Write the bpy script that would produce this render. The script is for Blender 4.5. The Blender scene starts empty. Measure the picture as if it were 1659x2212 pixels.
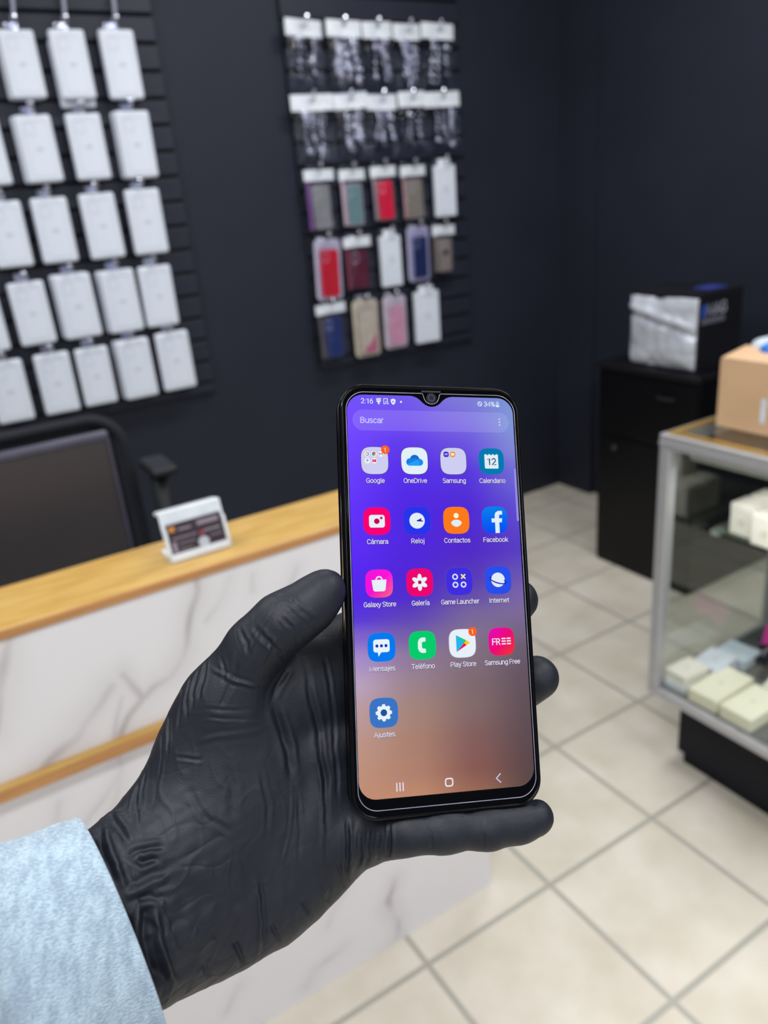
import bpy, bmesh, math, random
import numpy as np
from mathutils import Vector, Matrix
from mathutils.geometry import tessellate_polygon

random.seed(4)
scene = bpy.context.scene
COL = scene.collection

# ---------------------------------------------------------------- camera
T = 0.335                                        # floor tile pitch, metres
W, H = 1659, 2212
F_PX, YAW, PITCH, ROLL = 1679.109, 1.04614049, 0.381784796, -0.0907880502
CAM = Vector((-2.70028996 * T, -2.90956245 * T, 4.34177214 * T))
fwd = Vector((math.cos(YAW) * math.cos(PITCH), math.sin(YAW) * math.cos(PITCH), -math.sin(PITCH)))
rgt = Vector((math.sin(YAW), -math.cos(YAW), 0))
upv = rgt.cross(fwd)
right = math.cos(ROLL) * rgt + math.sin(ROLL) * upv
up = -math.sin(ROLL) * rgt + math.cos(ROLL) * upv
cam = bpy.data.cameras.new('camera')
cam_o = bpy.data.objects.new('camera', cam)
COL.objects.link(cam_o)
m = Matrix((right, up, -fwd)).transposed().to_4x4()
m.translation = CAM
cam_o.matrix_world = m
cam.sensor_fit = 'VERTICAL'
cam.sensor_height = 9.8
cam.lens = 9.8 * F_PX / H
cam.clip_start = 0.01
cam.dof.use_dof = True
cam.dof.focus_distance = 0.302
cam.dof.aperture_fstop = 2.5
scene.camera = cam_o

# ---------------------------------------------------------------- light and exposure
scene.view_settings.view_transform = 'Standard'
scene.view_settings.look = 'None'
scene.view_settings.exposure = 0.0
scene.view_settings.gamma = 1.0
scene.view_settings.use_curve_mapping = False
world = bpy.data.worlds.new('world')
scene.world = world
world.use_nodes = True
bg = world.node_tree.nodes['Background']
bg.inputs[0].default_value = (0.80, 0.88, 1.0, 1)
bg.inputs[1].default_value = 0.55


def area(name, loc, size, power, rot=(0, 0, 0), col=(0.965, 0.985, 1.0)):
    l = bpy.data.lights.new(name, 'AREA')
    l.shape = 'RECTANGLE'
    l.size, l.size_y = size
    l.energy = power
    l.color = col
    o = bpy.data.objects.new(name, l)
    COL.objects.link(o)
    o.location = loc
    o.rotation_euler = rot
    return o


CEIL = 2.75
LAMPS = [(-1.4, -1.1), (0.55, -1.1), (-1.4, 0.75), (0.55, 0.75), (-1.4, -2.7), (0.55, -2.7)]
for lx, ly in LAMPS:
    area('ceiling_panel_light', (lx, ly, CEIL - 0.05), (1.15, 0.32), 23)

# ---------------------------------------------------------------- helpers


def lin(c):
    if isinstance(c, str):
        c = tuple(int(c[i:i + 2], 16) for i in (0, 2, 4))
    return tuple(((v / 255) / 12.92 if v / 255 <= 0.04045 else ((v / 255 + 0.055) / 1.055) ** 2.4) for v in c)


def mat(name, c, rough=0.5, metal=0.0, spec=0.5, c2=None, nscale=20.0, bump=None, stretch=None, coat=0.0):
    m = bpy.data.materials.new(name)
    m.use_nodes = True
    nt = m.node_tree
    b = nt.nodes['Principled BSDF']
    b.inputs['Base Color'].default_value = (*lin(c), 1)
    b.inputs['Roughness'].default_value = rough
    b.inputs['Metallic'].default_value = metal
    b.inputs['Specular IOR Level'].default_value = spec
    b.inputs['Coat Weight'].default_value = coat
    tc = nt.nodes.new('ShaderNodeTexCoord')
    vec = tc.outputs['Object']
    if stretch:
        mp = nt.nodes.new('ShaderNodeMapping')
        mp.inputs['Scale'].default_value = stretch
        nt.links.new(vec, mp.inputs[0])
        vec = mp.outputs[0]
    n = nt.nodes.new('ShaderNodeTexNoise')
    n.inputs['Scale'].default_value = nscale
    n.inputs['Detail'].default_value = 4
    nt.links.new(vec, n.inputs['Vector'])
    mx = nt.nodes.new('ShaderNodeMix')
    mx.data_type = 'RGBA'
    mx.inputs[6].default_value = (*lin(c), 1)
    mx.inputs[7].default_value = (*lin(c2 if c2 else c), 1)
    rp = nt.nodes.new('ShaderNodeMapRange')
    rp.inputs[1].default_value = 0.35
    rp.inputs[2].default_value = 0.65
    nt.links.new(n.outputs[0], rp.inputs[0])
    nt.links.new(rp.outputs[0], mx.inputs[0])
    nt.links.new(mx.outputs[2], b.inputs['Base Color'])
    if bump:
        n2 = nt.nodes.new('ShaderNodeTexNoise')
        n2.inputs['Scale'].default_value = bump[0]
        n2.inputs['Detail'].default_value = 3
        nt.links.new(vec, n2.inputs['Vector'])
        bp = nt.nodes.new('ShaderNodeBump')
        bp.inputs['Strength'].default_value = bump[1]
        bp.inputs['Distance'].default_value = bump[2]
        nt.links.new(n2.outputs[0], bp.inputs['Height'])
        nt.links.new(bp.outputs[0], b.inputs['Normal'])
    return m


def clear_mat(name, tint='ffffff', rough=0.02, ior=1.5, bump=None, milk=0.0, milk_c='c8ccd2'):
    """thin clear sheet: see-through with a Fresnel gloss"""
    m = bpy.data.materials.new(name)
    m.use_nodes = True
    nt = m.node_tree
    nt.nodes.clear()
    out = nt.nodes.new('ShaderNodeOutputMaterial')
    tr = nt.nodes.new('ShaderNodeBsdfTransparent')
    tr.inputs[0].default_value = (*lin(tint), 1)
    gl = nt.nodes.new('ShaderNodeBsdfGlossy')
    gl.inputs['Roughness'].default_value = rough
    fr = nt.nodes.new('ShaderNodeFresnel')
    gm = nt.nodes.new('ShaderNodeNewGeometry')       # leaving the sheet uses the inverse index, so both faces match
    io = nt.nodes.new('ShaderNodeMapRange')
    io.inputs[3].default_value = ior
    io.inputs[4].default_value = 1.0 / ior
    nt.links.new(gm.outputs['Backfacing'], io.inputs[0])
    nt.links.new(io.outputs[0], fr.inputs[0])
    mx = nt.nodes.new('ShaderNodeMixShader')
    nt.links.new(fr.outputs[0], mx.inputs[0])
    last = tr
    if milk:
        df = nt.nodes.new('ShaderNodeBsdfDiffuse')
        df.inputs[0].default_value = (*lin(milk_c), 1)
        mm = nt.nodes.new('ShaderNodeMixShader')
        mm.inputs[0].default_value = milk
        nt.links.new(tr.outputs[0], mm.inputs[1])
        nt.links.new(df.outputs[0], mm.inputs[2])
        last = mm
    nt.links.new(last.outputs[0], mx.inputs[1])
    nt.links.new(gl.outputs[0], mx.inputs[2])
    if bump:
        tc = nt.nodes.new('ShaderNodeTexCoord')
        n = nt.nodes.new('ShaderNodeTexNoise')
        n.inputs['Scale'].default_value = bump[0]
        bp = nt.nodes.new('ShaderNodeBump')
        bp.inputs['Strength'].default_value = bump[1]
        bp.inputs['Distance'].default_value = bump[2]
        nt.links.new(tc.outputs['Object'], n.inputs['Vector'])
        nt.links.new(n.outputs[0], bp.inputs['Height'])
        nt.links.new(bp.outputs[0], gl.inputs['Normal'])
        nt.links.new(bp.outputs[0], fr.inputs['Normal'])
    nt.links.new(mx.outputs[0], out.inputs[0])
    return m


class MB:
    """collects vertices and faces, then links them as ONE mesh object"""

    def __init__(self):
        self.v, self.f, self.mi, self.c = [], [], [], []

    def add(self, vs, fs, mi=0, col=None):
        o = len(self.v)
        self.v += [tuple(p) for p in vs]
        self.f += [tuple(i + o for i in q) for q in fs]
        self.mi += [mi] * len(fs)
        if col is not None:
            cs = col if isinstance(col, list) else [col] * len(vs)
            self.c += cs
        return self

    def bmadd(self, bm, mi=0, mtx=None):
        bm.verts.ensure_lookup_table()
        bm.verts.index_update()
        vs = [(mtx @ v.co if mtx else v.co) for v in bm.verts]
        self.add([tuple(v) for v in vs], [[v.index for v in f.verts] for f in bm.faces], mi)
        bm.free()
        return self

    def box(self, lo, hi, bev=0.0, mi=0, mtx=None, seg=2):
        bm = bmesh.new()
        bmesh.ops.create_cube(bm, size=1)
        s = [hi[i] - lo[i] for i in range(3)]
        c = [(hi[i] + lo[i]) / 2 for i in range(3)]
        for v in bm.verts:
            v.co = Vector((v.co.x * s[0] + c[0], v.co.y * s[1] + c[1], v.co.z * s[2] + c[2]))
        if bev > 0:
            bmesh.ops.bevel(bm, geom=list(bm.edges), offset=min(bev, min(s) * 0.49), segments=seg, affect='EDGES', profile=0.5)
        return self.bmadd(bm, mi, mtx)

    def tube(self, pts, r, seg=10, mi=0, closed=False, caps=True):
        pts = [Vector(p) for p in pts]
        n = len(pts)
        rs = r if isinstance(r, (list, tuple)) else [r] * n
        vs, fs = [], []
        prev = None
        for i, p in enumerate(pts):
            if closed:
                d = (pts[(i + 1) % n] - pts[i - 1])
            else:
                d = pts[min(i + 1, n - 1)] - pts[max(i - 1, 0)]
            d.normalize()
            if prev is None:
                a = Vector((0, 0, 1)) if abs(d.z) < 0.9 else Vector((1, 0, 0))
                u = d.cross(a).normalized()
            else:
                u = (prev - d * prev.dot(d)).normalized()
            prev = u
            w = d.cross(u)
            for k in range(seg):
                an = 2 * math.pi * k / seg
                vs.append(p + (u * math.cos(an) + w * math.sin(an)) * rs[i])
        for i in range(n if closed else n - 1):
            j = (i + 1) % n
            for k in range(seg):
                l = (k + 1) % seg
                fs.append((i * seg + k, i * seg + l, j * seg + l, j * seg + k))
        if caps and not closed:
            fs.append(tuple(range(seg))[::-1])
            fs.append(tuple((n - 1) * seg + k for k in range(seg)))
        return self.add(vs, fs, mi)

    def prism(self, outline, a, b, axis=2, mi=0, mtx=None):
        """outline (2-D points) extruded from a to b along axis"""
        n = len(outline)

        def put(p, h):
            q = [0, 0, 0]
            oth = [i for i in range(3) if i != axis]
            q[oth[0]], q[oth[1]], q[axis] = p[0], p[1], h
            q = Vector(q)
            return mtx @ q if mtx else q
        vs = [put(p, a) for p in outline] + [put(p, b) for p in outline]
        fs = [tuple(range(n))[::-1], tuple(range(n, 2 * n))] + [(i, (i + 1) % n, n + (i + 1) % n, n + i) for i in range(n)]
        return self.add(vs, fs, mi)

    def ball(self, c, r, mi=0, seg=12, sc=(1, 1, 1)):
        bm = bmesh.new()
        bmesh.ops.create_uvsphere(bm, u_segments=seg, v_segments=max(6, seg // 2), radius=r)
        for v in bm.verts:
            v.co = Vector((v.co.x * sc[0] + c[0], v.co.y * sc[1] + c[1], v.co.z * sc[2] + c[2]))
        return self.bmadd(bm, mi)

    def build(self, name, mats, parent=None, smooth=False, fix=True):
        me = bpy.data.meshes.new(name)
        me.from_pydata(self.v, [], self.f)
        if not isinstance(mats, (list, tuple)):
            mats = [mats]
        for m_ in mats:
            me.materials.append(m_)
        if len(mats) > 1:
            me.polygons.foreach_set('material_index', self.mi)
        if self.c:
            ca = me.color_attributes.new('Col', 'FLOAT_COLOR', 'POINT')
            ca.data.foreach_set('color', [x for c in self.c for x in (*c[:3], 1.0)])
        if fix and not self.c:
            bm = bmesh.new()
            bm.from_mesh(me)
            bmesh.ops.recalc_face_normals(bm, faces=bm.faces)
            bm.to_mesh(me)
            bm.free()
        if smooth:
            me.polygons.foreach_set('use_smooth', [True] * len(me.polygons))
        me.update()
        o = bpy.data.objects.new(name, me)
        COL.objects.link(o)
        if parent:
            o.parent = parent
        return o


def tag(o, label=None, cat=None, group=None, kind=None):
    if label:
        o['label'] = label
    if cat:
        o['category'] = cat
    if group:
        o['group'] = group
    if kind:
        o['kind'] = kind
    return o


def thing(name, label, cat, loc=(0, 0, 0), rot=(0, 0, 0), group=None):
    o = bpy.data.objects.new(name, None)
    COL.objects.link(o)
    o.empty_display_size = 0.02
    o.location = loc
    o.rotation_euler = rot
    return tag(o, label, cat, group)


def rrect(x0, y0, x1, y1, r, n=8):
    pts = []
    for cx, cy, a0 in ((x1 - r, y1 - r, 0), (x0 + r, y1 - r, 90), (x0 + r, y0 + r, 180), (x1 - r, y0 + r, 270)):
        for k in range(n + 1):
            a = math.radians(a0 + 90 * k / n)
            pts.append((cx + r * math.cos(a), cy + r * math.sin(a)))
    return pts


def copy_tree(o, loc, rot=None):
    r = o.copy()
    COL.objects.link(r)
    r.location = loc
    if rot is not None:
        r.rotation_euler = rot
    for ch in list(o.children):
        c = ch.copy()
        COL.objects.link(c)
        c.parent = r
        for g in list(ch.children):
            d = g.copy()
            COL.objects.link(d)
            d.parent = c
    return r


HAND_LIMBS = [((-44.4, 0.6, -2.0), (-50.5, -5.2, -3.0), 8.0, 8.4, 1.0, 8), ((-50.5, -5.2, -3.0), (-61.0, -11.3, -5.0), 8.4, 9.9, 1.0, 8), ((-61.0, -11.3, -5.0), (-70.8, -20.2, -9.0), 9.9, 9.7, 1.0, 8), ((-70.8, -20.2, -9.0), (-80.5, -38.0, -15.0), 9.7, 12.9, 1.0, 8), ((-81.4, -38.4, -16.0), (-82.9, -53.3, -22.0), 12.3, 19.3, 0.72, 12), ((-82.9, -53.3, -22.0), (-84.5, -73.7, -25.0), 19.3, 24.3, 0.72, 12), ((-84.5, -73.7, -25.0), (-95.2, -92.8, -24.0), 24.3, 25.7, 0.72, 12), ((-95.2, -93.4, -24.0), (-107.6, -101.7, -20.0), 24.6, 22.2, 0.8, 14), ((-107.6, -101.7, -20.0), (-120.6, -104.0, -12.0), 22.2, 19.1, 0.8, 14), ((-120.6, -104.0, -12.0), (-140.9, -106.4, 4.0), 19.1, 20.9, 0.8, 14), ((-68.3, -56.4, -27.0), (-41.9, -30.2, -28.0), 14.0, 12.5, 0.8, 14), ((-68.9, -82.2, -27.0), (-42.5, -62.3, -30.0), 23.6, 17.9, 0.6, 16), ((-95.5, -101.0, -24.0), (-71.3, -111.3, -28.0), 23.4, 16.4, 0.6, 16), ((-71.3, -111.3, -28.0), (-54.6, -98.7, -29.0), 16.4, 20.2, 0.6, 16), ((-54.6, -98.7, -29.0), (-37.5, -93.2, -29.0), 20.2, 15.1, 0.6, 16), ((-71.7, -113.3, -27.0), (-88.8, -123.6, -24.0), 16.0, 12.5, 0.8, 14), ((-88.8, -123.6, -24.0), (-108.9, -120.8, -14.0), 12.5, 17.3, 0.8, 14), ((-108.9, -120.8, -14.0), (-128.2, -127.2, 2.0), 17.3, 21.0, 0.8, 14), ((-37.5, -92.1, -28.0), (-27.8, -94.2, -19.0), 18.2, 7.6, 0.9, 10), ((-27.8, -94.2, -19.0), (-20.7, -91.7, -12.0), 7.6, 8.1, 0.9, 10), ((-20.8, -91.5, -11.0), (-14.6, -90.4, -8.0), 8.0, 8.2, 1.0, 5), ((-14.6, -90.4, -8.0), (-1.7, -90.5, -6.0), 8.2, 8.3, 1.0, 5), ((-1.7, -90.5, -6.0),
 (16.1, -91.1, -5.0), 8.3, 8.0, 1.0, 5), ((16.1, -91.1, -5.0), (28.1, -90.7, -5.0), 8.0, 7.2, 1.0, 5), ((28.1, -90.7, -5.0), (36.0, -89.7, -5.0), 7.2, 7.0, 1.0, 5), ((-42.5, -62.3, -30.0), (-23.1, -52.7, -30.0), 16.0, 13.0, 1.0, 5), ((-23.1, -52.7, -30.0), (7.7, -34.0, -31.0), 13.0, 10.5, 1.0, 5), ((7.7, -34.0, -31.0), (29.5, -18.4, -26.0), 10.5, 9.2, 1.0, 5), ((29.5, -18.4, -26.0), (39.2, -5.4, -18.0), 9.2, 8.6, 1.0, 5), ((-42.9, -76.7, -30.0), (-23.8, -71.0, -30.0), 16.0, 13.0, 1.0, 4), ((-23.8, -71.0, -30.0), (8.5, -58.8, -31.0), 13.0, 10.5, 1.0, 4), ((8.5, -58.8, -31.0), (32.1, -48.1, -27.0), 10.5, 9.3, 1.0, 4), ((32.1, -48.1, -27.0), (45.2, -37.7, -17.0), 9.3, 9.1, 1.0, 4), ((-42.0, -40.4, -29.0), (-27.9, -22.6, -30.0), 15.0, 12.5, 1.0, 4), ((-27.9, -22.6, -30.0), (-12.2, -4.3, -27.0), 12.5, 10.5, 1.0, 4), ((-12.2, -4.3, -27.0), (-0.8, 10.6, -22.5), 10.5, 9.5, 1.0, 4), ((-0.8, 10.6, -22.5), (7.2, 23.8, -20.0), 9.5, 8.8, 1.0, 4), ((-68.3, -43.8, -25.0), (-57.0, -35.7, -27.0), 12, 14.5, 0.9, 10), ((-57.0, -35.7, -27.0), (-34.5, -23.3, -31.0), 14.5, 11.5, 0.9, 10)]
GLOVE_FOLDS = [(1.2, 1.1, [(-79.5, -121.8, -9.3), (-78.3, -125.2, -10.6), (-77.1, -128.8, -12.4), (-75.8, -132.8, -15.4)]),
 (1.2, 1.1, [(-67.1, -117.8, -11.3), (-65.7, -121.2, -12.6), (-64.2, -124.9, -14.6), (-63.1, -128.5, -17.4)]),
 (1.0, 1.0, [(-54.1, -111.9, -13.2), (-52.9, -114.9, -14.4), (-51.6, -118.0, -16.1), (-50.3, -121.9, -19.0)]),
 (1.0, 1.0, [(-47.8, -106.3, -13.9), (-46.4, -109.8, -15.3), (-44.9, -113.5, -17.3), (-43.5, -117.8, -20.6)]),
 (1.0, 1.0, [(-40.7, -100.4, -13.8), (-39.5, -104.3, -15.4), (-38.1, -108.6, -18.0), (-36.8, -113.4, -22.0)]),
 (1.3, 1.2, [(-90.0, -126.1, -4.2), (-89.1, -129.3, -6.2), (-88.1, -132.9, -9.1)]),
 (1.0, -0.8, [(-86.8, -25.8, -6.7), (-84.3, -27.4, -3.7), (-81.9, -29.0, -1.9), (-79.5, -30.7, -1.0), (-77.1, -31.7, -0.7), (-74.6, -32.6, -0.9), (-72.1, -33.7, -1.8), (-69.5, -34.8, -3.5)]),
 (1.2, -0.7, [(-62.8, -3.2, 4.1), (-64.6, -5.7, 4.9), (-66.4, -8.1, 5.1), (-68.0, -10.5, 4.7), (-69.7, -12.9, 4.0), (-71.0, -15.5, 3.6), (-72.3, -18.1, 3.1), (-73.6, -20.7, 2.5), (-74.9, -23.3, 1.7), (-76.2, -25.9, 0.7)]),
 (1.3, 0.5, [(-76.2, -19.3, 1.4), (-77.0, -22.1, 0.9), (-77.9, -25.0, 0.2), (-78.7, -27.9, -0.5), (-79.5, -30.7, -1.0), (-80.5, -33.0, -1.3), (-81.5, -35.2, -1.4), (-82.5, -37.4, -1.6), (-83.5, -39.7, -1.8), (-84.5, -41.9, -2.1)]),
 (1.0, 0.45, [(-55.8, -72.0, -12.6), (-55.7, -74.8, -12.5), (-55.5, -77.6, -12.3), (-55.4, -80.3, -12.2), (-55.2, -83.0, -11.9), (-55.1, -85.7, -11.7), (-54.9, -88.5, -11.5), (-55.0, -91.2, -11.3), (-55.0, -93.9, -11.2), (-55.0, -96.6, -11.3), (-55.0, -99.3, -11.4), (-55.0, -102.1, -11.6), (-54.9, -104.9, -11.9)]),
 (1.4, 0.5, [(-96.0, -67.4, -6.2), (-94.4, -69.7, -5.3), (-92.8, -72.1, -4.5), (-91.2, -74.4, -3.9), (-89.6, -76.8, -3.4), (-87.2, -78.6, -3.2), (-84.9, -80.4, -3.3), (-82.5, -82.2, -3.5), (-80.1, -84.1, -4.0)]),
 (1.2, 0.4, [(-69.7, -61.6, -7.3), (-69.3, -64.1, -7.4), (-69.0, -66.6, -7.4), (-68.6, -69.1, -7.5), (-68.2, -71.6, -7.5), (-67.8, -74.1, -7.6), (-67.4, -76.6, -7.6), (-67.7, -79.1, -7.4), (-67.9, -81.7, -7.5), (-68.1, -84.3, -7.6), (-68.3, -86.9, -7.8), (-68.5, -89.5, -8.1)]),
 (1.6, 1.1, [(-58.9, -27.4, -9.9), (-60.3, -30.1, -9.6), (-61.7, -32.9, -9.3), (-63.0, -35.6, -9.0), (-64.5, -40.3, -8.8)]), (2.0, 2.2, [(-64.3, -40.5, -8.9), (-63.3, -42.9, -9.5), (-62.3, -45.4, -10.0), (-61.3, -47.9, -10.7), (-60.3, -50.5, -11.4), (-59.6, -53.1, -11.9), (-59.0, -55.8, -12.2), (-58.3, -58.4, -12.3), (-58.1, -61.0, -12.1), (-57.9, -63.7, -12.0), (-57.8, -66.4, -11.9), (-57.6, -69.1, -11.9)]), (0.8, -0.35, [(-57.6, -69.1, -11.9), (-57.7, -71.6, -11.8), (-57.8, -74.1, -11.7), (-58.0, -76.6, -11.5), (-58.1, -79.0, -11.3), (-58.3, -81.5, -11.1), (-58.7, -84.2, -10.8), (-59.1, -87.0, -10.6), (-59.5, -89.8, -10.5), (-59.9, -92.6, -10.4), (-60.4, -95.0, -10.5), (-60.9, -97.4, -10.5), (-61.3, -99.8, -10.5), (-61.8, -102.1, -10.4)]),
 (1.4, 0.9, [(-52.0, -25.3, -13.1), (-51.6, -27.9, -12.4), (-51.1, -30.5, -12.0), (-50.6, -33.1, -11.6), (-50.1, -35.7, -11.5), (-49.5, -38.4, -11.7), (-48.9, -41.2, -12.2), (-48.2, -44.1, -13.0), (-47.5, -47.1, -14.2), (-46.7, -50.0, -15.5), (-46.1, -52.9, -16.0), (-46.0, -55.7, -15.2), (-45.9, -58.5, -14.5), (-45.7, -61.3, -14.1), (-45.5, -64.2, -14.1), (-45.2, -67.1, -14.4), (-45.0, -69.9, -14.3), (-45.0, -72.4, -14.0), (-45.0, -74.9, -13.7), (-45.0, -77.4, -13.5), (-45.0, -79.9, -13.3), (-45.0, -82.3, -13.2), (-44.9, -84.8, -13.1), (-44.9, -87.3, -12.8), (-44.9, -89.7, -12.6)]),
 (1.0, 0.5, [(-45.2, -21.4, -16.4), (-44.6, -24.2, -15.2), (-44.0, -27.0, -14.4), (-43.4, -29.8, -13.8), (-42.7, -32.6, -13.5), (-42.0, -35.5, -13.3), (-41.9, -38.1, -13.3), (-41.6, -40.7, -13.4), (-41.4, -43.4, -14.0), (-41.0, -46.2, -15.0), (-40.7, -49.0, -16.0), (-40.4, -51.6, -16.4), (-40.3, -54.2, -15.8), (-40.2, -56.7, -15.1), (-40.3, -59.2, -14.6), (-40.3, -61.7, -14.3), (-40.3, -64.3, -14.4), (-40.3, -66.9, -14.6), (-40.3, -69.5, -14.6), (-40.3, -72.0, -14.5), (-40.4, -74.5, -14.2), (-40.4, -77.0, -14.1), (-40.4, -79.6, -14.0), (-40.5, -82.1, -13.9)]),
 (1.0, 1.1, [(-37.0, -85.7, -13.6), (-37.2, -88.2, -12.8), (-37.3, -90.7, -12.3), (-37.3, -93.3, -12.2), (-37.3, -96.0, -12.4), (-37.2, -98.9, -13.1), (-37.0, -101.9, -14.3), (-36.6, -105.1, -16.2), (-36.2, -108.5, -18.8), (-35.6, -112.2, -21.9)]),
 (1.2, -0.7, [(-35.6, -85.8, -13.5), (-35.8, -88.3, -12.6), (-35.9, -90.8, -12.0), (-35.9, -93.4, -11.8), (-35.8, -96.1, -12.0), (-35.7, -99.0, -12.8), (-35.4, -102.2, -14.3), (-34.8, -105.7, -17.0), (-34.1, -109.7, -20.9)]),
 (1.3, 0.6, [(-45.5, -89.6, -12.5), (-45.3, -92.3, -12.4), (-45.0, -95.0, -12.6), (-44.8, -97.8, -12.9), (-44.5, -100.6, -13.4), (-44.2, -103.5, -14.1), (-44.1, -106.4, -15.0), (-43.9, -109.4, -16.0), (-43.8, -112.5, -17.4), (-43.5, -115.8, -19.2), (-42.9, -119.8, -23.1)]),
 (1.0, -0.5, [(-46.6, -62.9, -14.1), (-46.5, -65.8, -14.3), (-46.4, -68.7, -14.4), (-46.4, -71.5, -14.2), (-46.4, -74.2, -13.8), (-46.4, -77.0, -13.5), (-46.3, -79.7, -13.3), (-46.4, -82.3, -13.1), (-46.5, -84.9, -12.9), (-46.5, -87.4, -12.6), (-46.6, -90.0, -12.3), (-46.7, -92.5, -12.3), (-46.7, -95.2, -12.4), (-46.7, -97.8, -12.6)]),
 (1.0, -0.6, [(-72.0, -101.2, -8.3), (-71.7, -103.7, -8.6), (-71.5, -106.1, -8.8), (-71.2, -108.6, -9.1), (-71.0, -111.1, -9.5), (-70.8, -113.7, -9.9), (-70.5, -116.3, -10.5), (-70.2, -118.9, -11.0), (-70.5, -121.4, -11.7), (-70.7, -124.1, -12.5), (-70.8, -126.9, -13.7), (-71.0, -129.9, -15.4), (-72.2, -134.3, -18.7)]),
 (1.2, 0.5, [(-70.3, -101.5, -8.8), (-70.1, -104.0, -9.0), (-69.9, -106.4, -9.2), (-69.6, -108.9, -9.4), (-69.4, -111.4, -9.8), (-69.2, -114.0, -10.2), (-69.0, -116.5, -10.7), (-68.7, -119.2, -11.4), (-68.9, -122.4, -12.3), (-69.1, -125.8, -13.7), (-69.3, -129.5, -15.8)]), (2.0, 0.45, [(-80.2, -92.0, -4.0), (-80.0, -94.7, -4.3), (-79.9, -97.4, -4.6), (-79.8, -100.1, -5.0), (-79.7, -102.9, -5.6), (-79.6, -105.7, -6.3), (-79.4, -108.6, -7.0), (-79.6, -111.0, -7.5), (-79.8, -113.5, -7.9), (-79.9, -115.9, -8.2), (-80.1, -118.3, -8.5), (-80.2, -120.8, -8.9), (-80.4, -123.3, -9.4)]), (2.0, 0.4, [(-60.1, -100.8, -10.7), (-59.8, -103.4, -10.8), (-59.6, -106.1, -11.0), (-59.4, -108.8, -11.3), (-59.1, -111.5, -11.7), (-58.8, -114.3, -12.3), (-59.0, -116.9, -12.9), (-59.1, -119.6, -13.8), (-59.1, -122.4, -15.0), (-59.1, -125.5, -16.7)]),
 (1.2, 1.0, [(-64.6, -0.1, -1.9), (-61.4, -1.6, 3.3), (-58.0, -3.7, 6.1), (-54.9, -7.2, 7.3), (-51.2, -10.3, 6.5), (-48.7, -11.4, 5.3)]),
 (1.0, 0.8, [(-62.2, -8.2, 6.6), (-60.4, -10.1, 7.0), (-58.6, -12.0, 7.0), (-56.2, -16.4, 4.9), (-54.7, -20.3, -0.3)]),
 (1.1, -0.5, [(-62.8, -3.2, 4.1), (-59.5, -6.7, 6.7), (-57.7, -8.8, 7.2), (-55.8, -11.0, 7.0)]),
 (1.2, 0.8, [(-71.5, -10.4, 2.1), (-69.9, -13.2, 3.9), (-68.3, -15.9, 4.6), (-66.4, -17.9, 4.6), (-64.6, -19.8, 4.0), (-62.6, -21.8, 2.5), (-60.0, -24.1, -1.3), (-56.7, -26.9, -11.2)]),
 (1.0, -0.5, [(-69.7, -26.2, 1.3), (-68.1, -23.7, 2.3), (-66.5, -21.3, 3.4), (-64.8, -18.9, 4.5), (-63.2, -16.4, 5.6)]),
 (1.0, 0.6, [(-83.1, -21.2, -4.9), (-82.4, -25.9, -2.6), (-82.8, -28.7, -2.4), (-83.3, -31.4, -2.2)]),
 (1.0, 0.6, [(-75.9, -11.1, -2.1), (-74.9, -14.0, 1.0), (-73.7, -16.9, 2.4), (-73.4, -19.8, 2.6), (-73.0, -22.7, 2.3)]), (0.9, 0.9, [(-88.2, -23.9, -11.2), (-88.9, -27.2, -7.9), (-89.6, -30.6, -6.2), (-90.3, -33.7, -5.3), (-90.9, -36.9, -4.8)]), (0.9, 0.9, [(-90.9, -26.7, -11.4), (-91.6, -29.0, -9.3), (-92.2, -31.4, -8.2), (-92.9, -33.8, -7.3), (-93.2, -37.0, -6.6), (-93.6, -40.2, -6.6)]), (0.9, 0.9, [(-93.6, -29.1, -12.5), (-94.3, -31.7, -10.3), (-94.9, -34.4, -9.3), (-95.6, -37.1, -9.1), (-95.7, -40.3, -8.7), (-95.9, -43.5, -8.4)]), (0.9, 0.8, [(-96.4, -31.7, -15.4), (-96.9, -34.5, -12.5), (-97.4, -37.5, -11.6), (-97.9, -40.4, -11.2), (-98.3, -43.7, -10.7), (-98.6, -46.9, -10.4)]), (0.9, 0.8, [(-101.9, -41.9, -18.7), (-101.8, -44.6, -15.4), (-101.9, -47.4, -13.9), (-101.9, -50.3, -12.9), (-102.1, -53.5, -12.2), (-102.2, -56.6, -11.4)]), (0.9, 0.6, [(-104.6, -47.6, -19.2), (-104.5, -49.8, -16.9), (-104.5, -52.1, -15.5), (-104.6, -54.4, -14.4), (-104.6, -56.8, -13.6), (-105.0, -59.4, -13.2), (-105.4, -62.0, -12.7), (-105.8, -64.5, -11.9)]),
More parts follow.
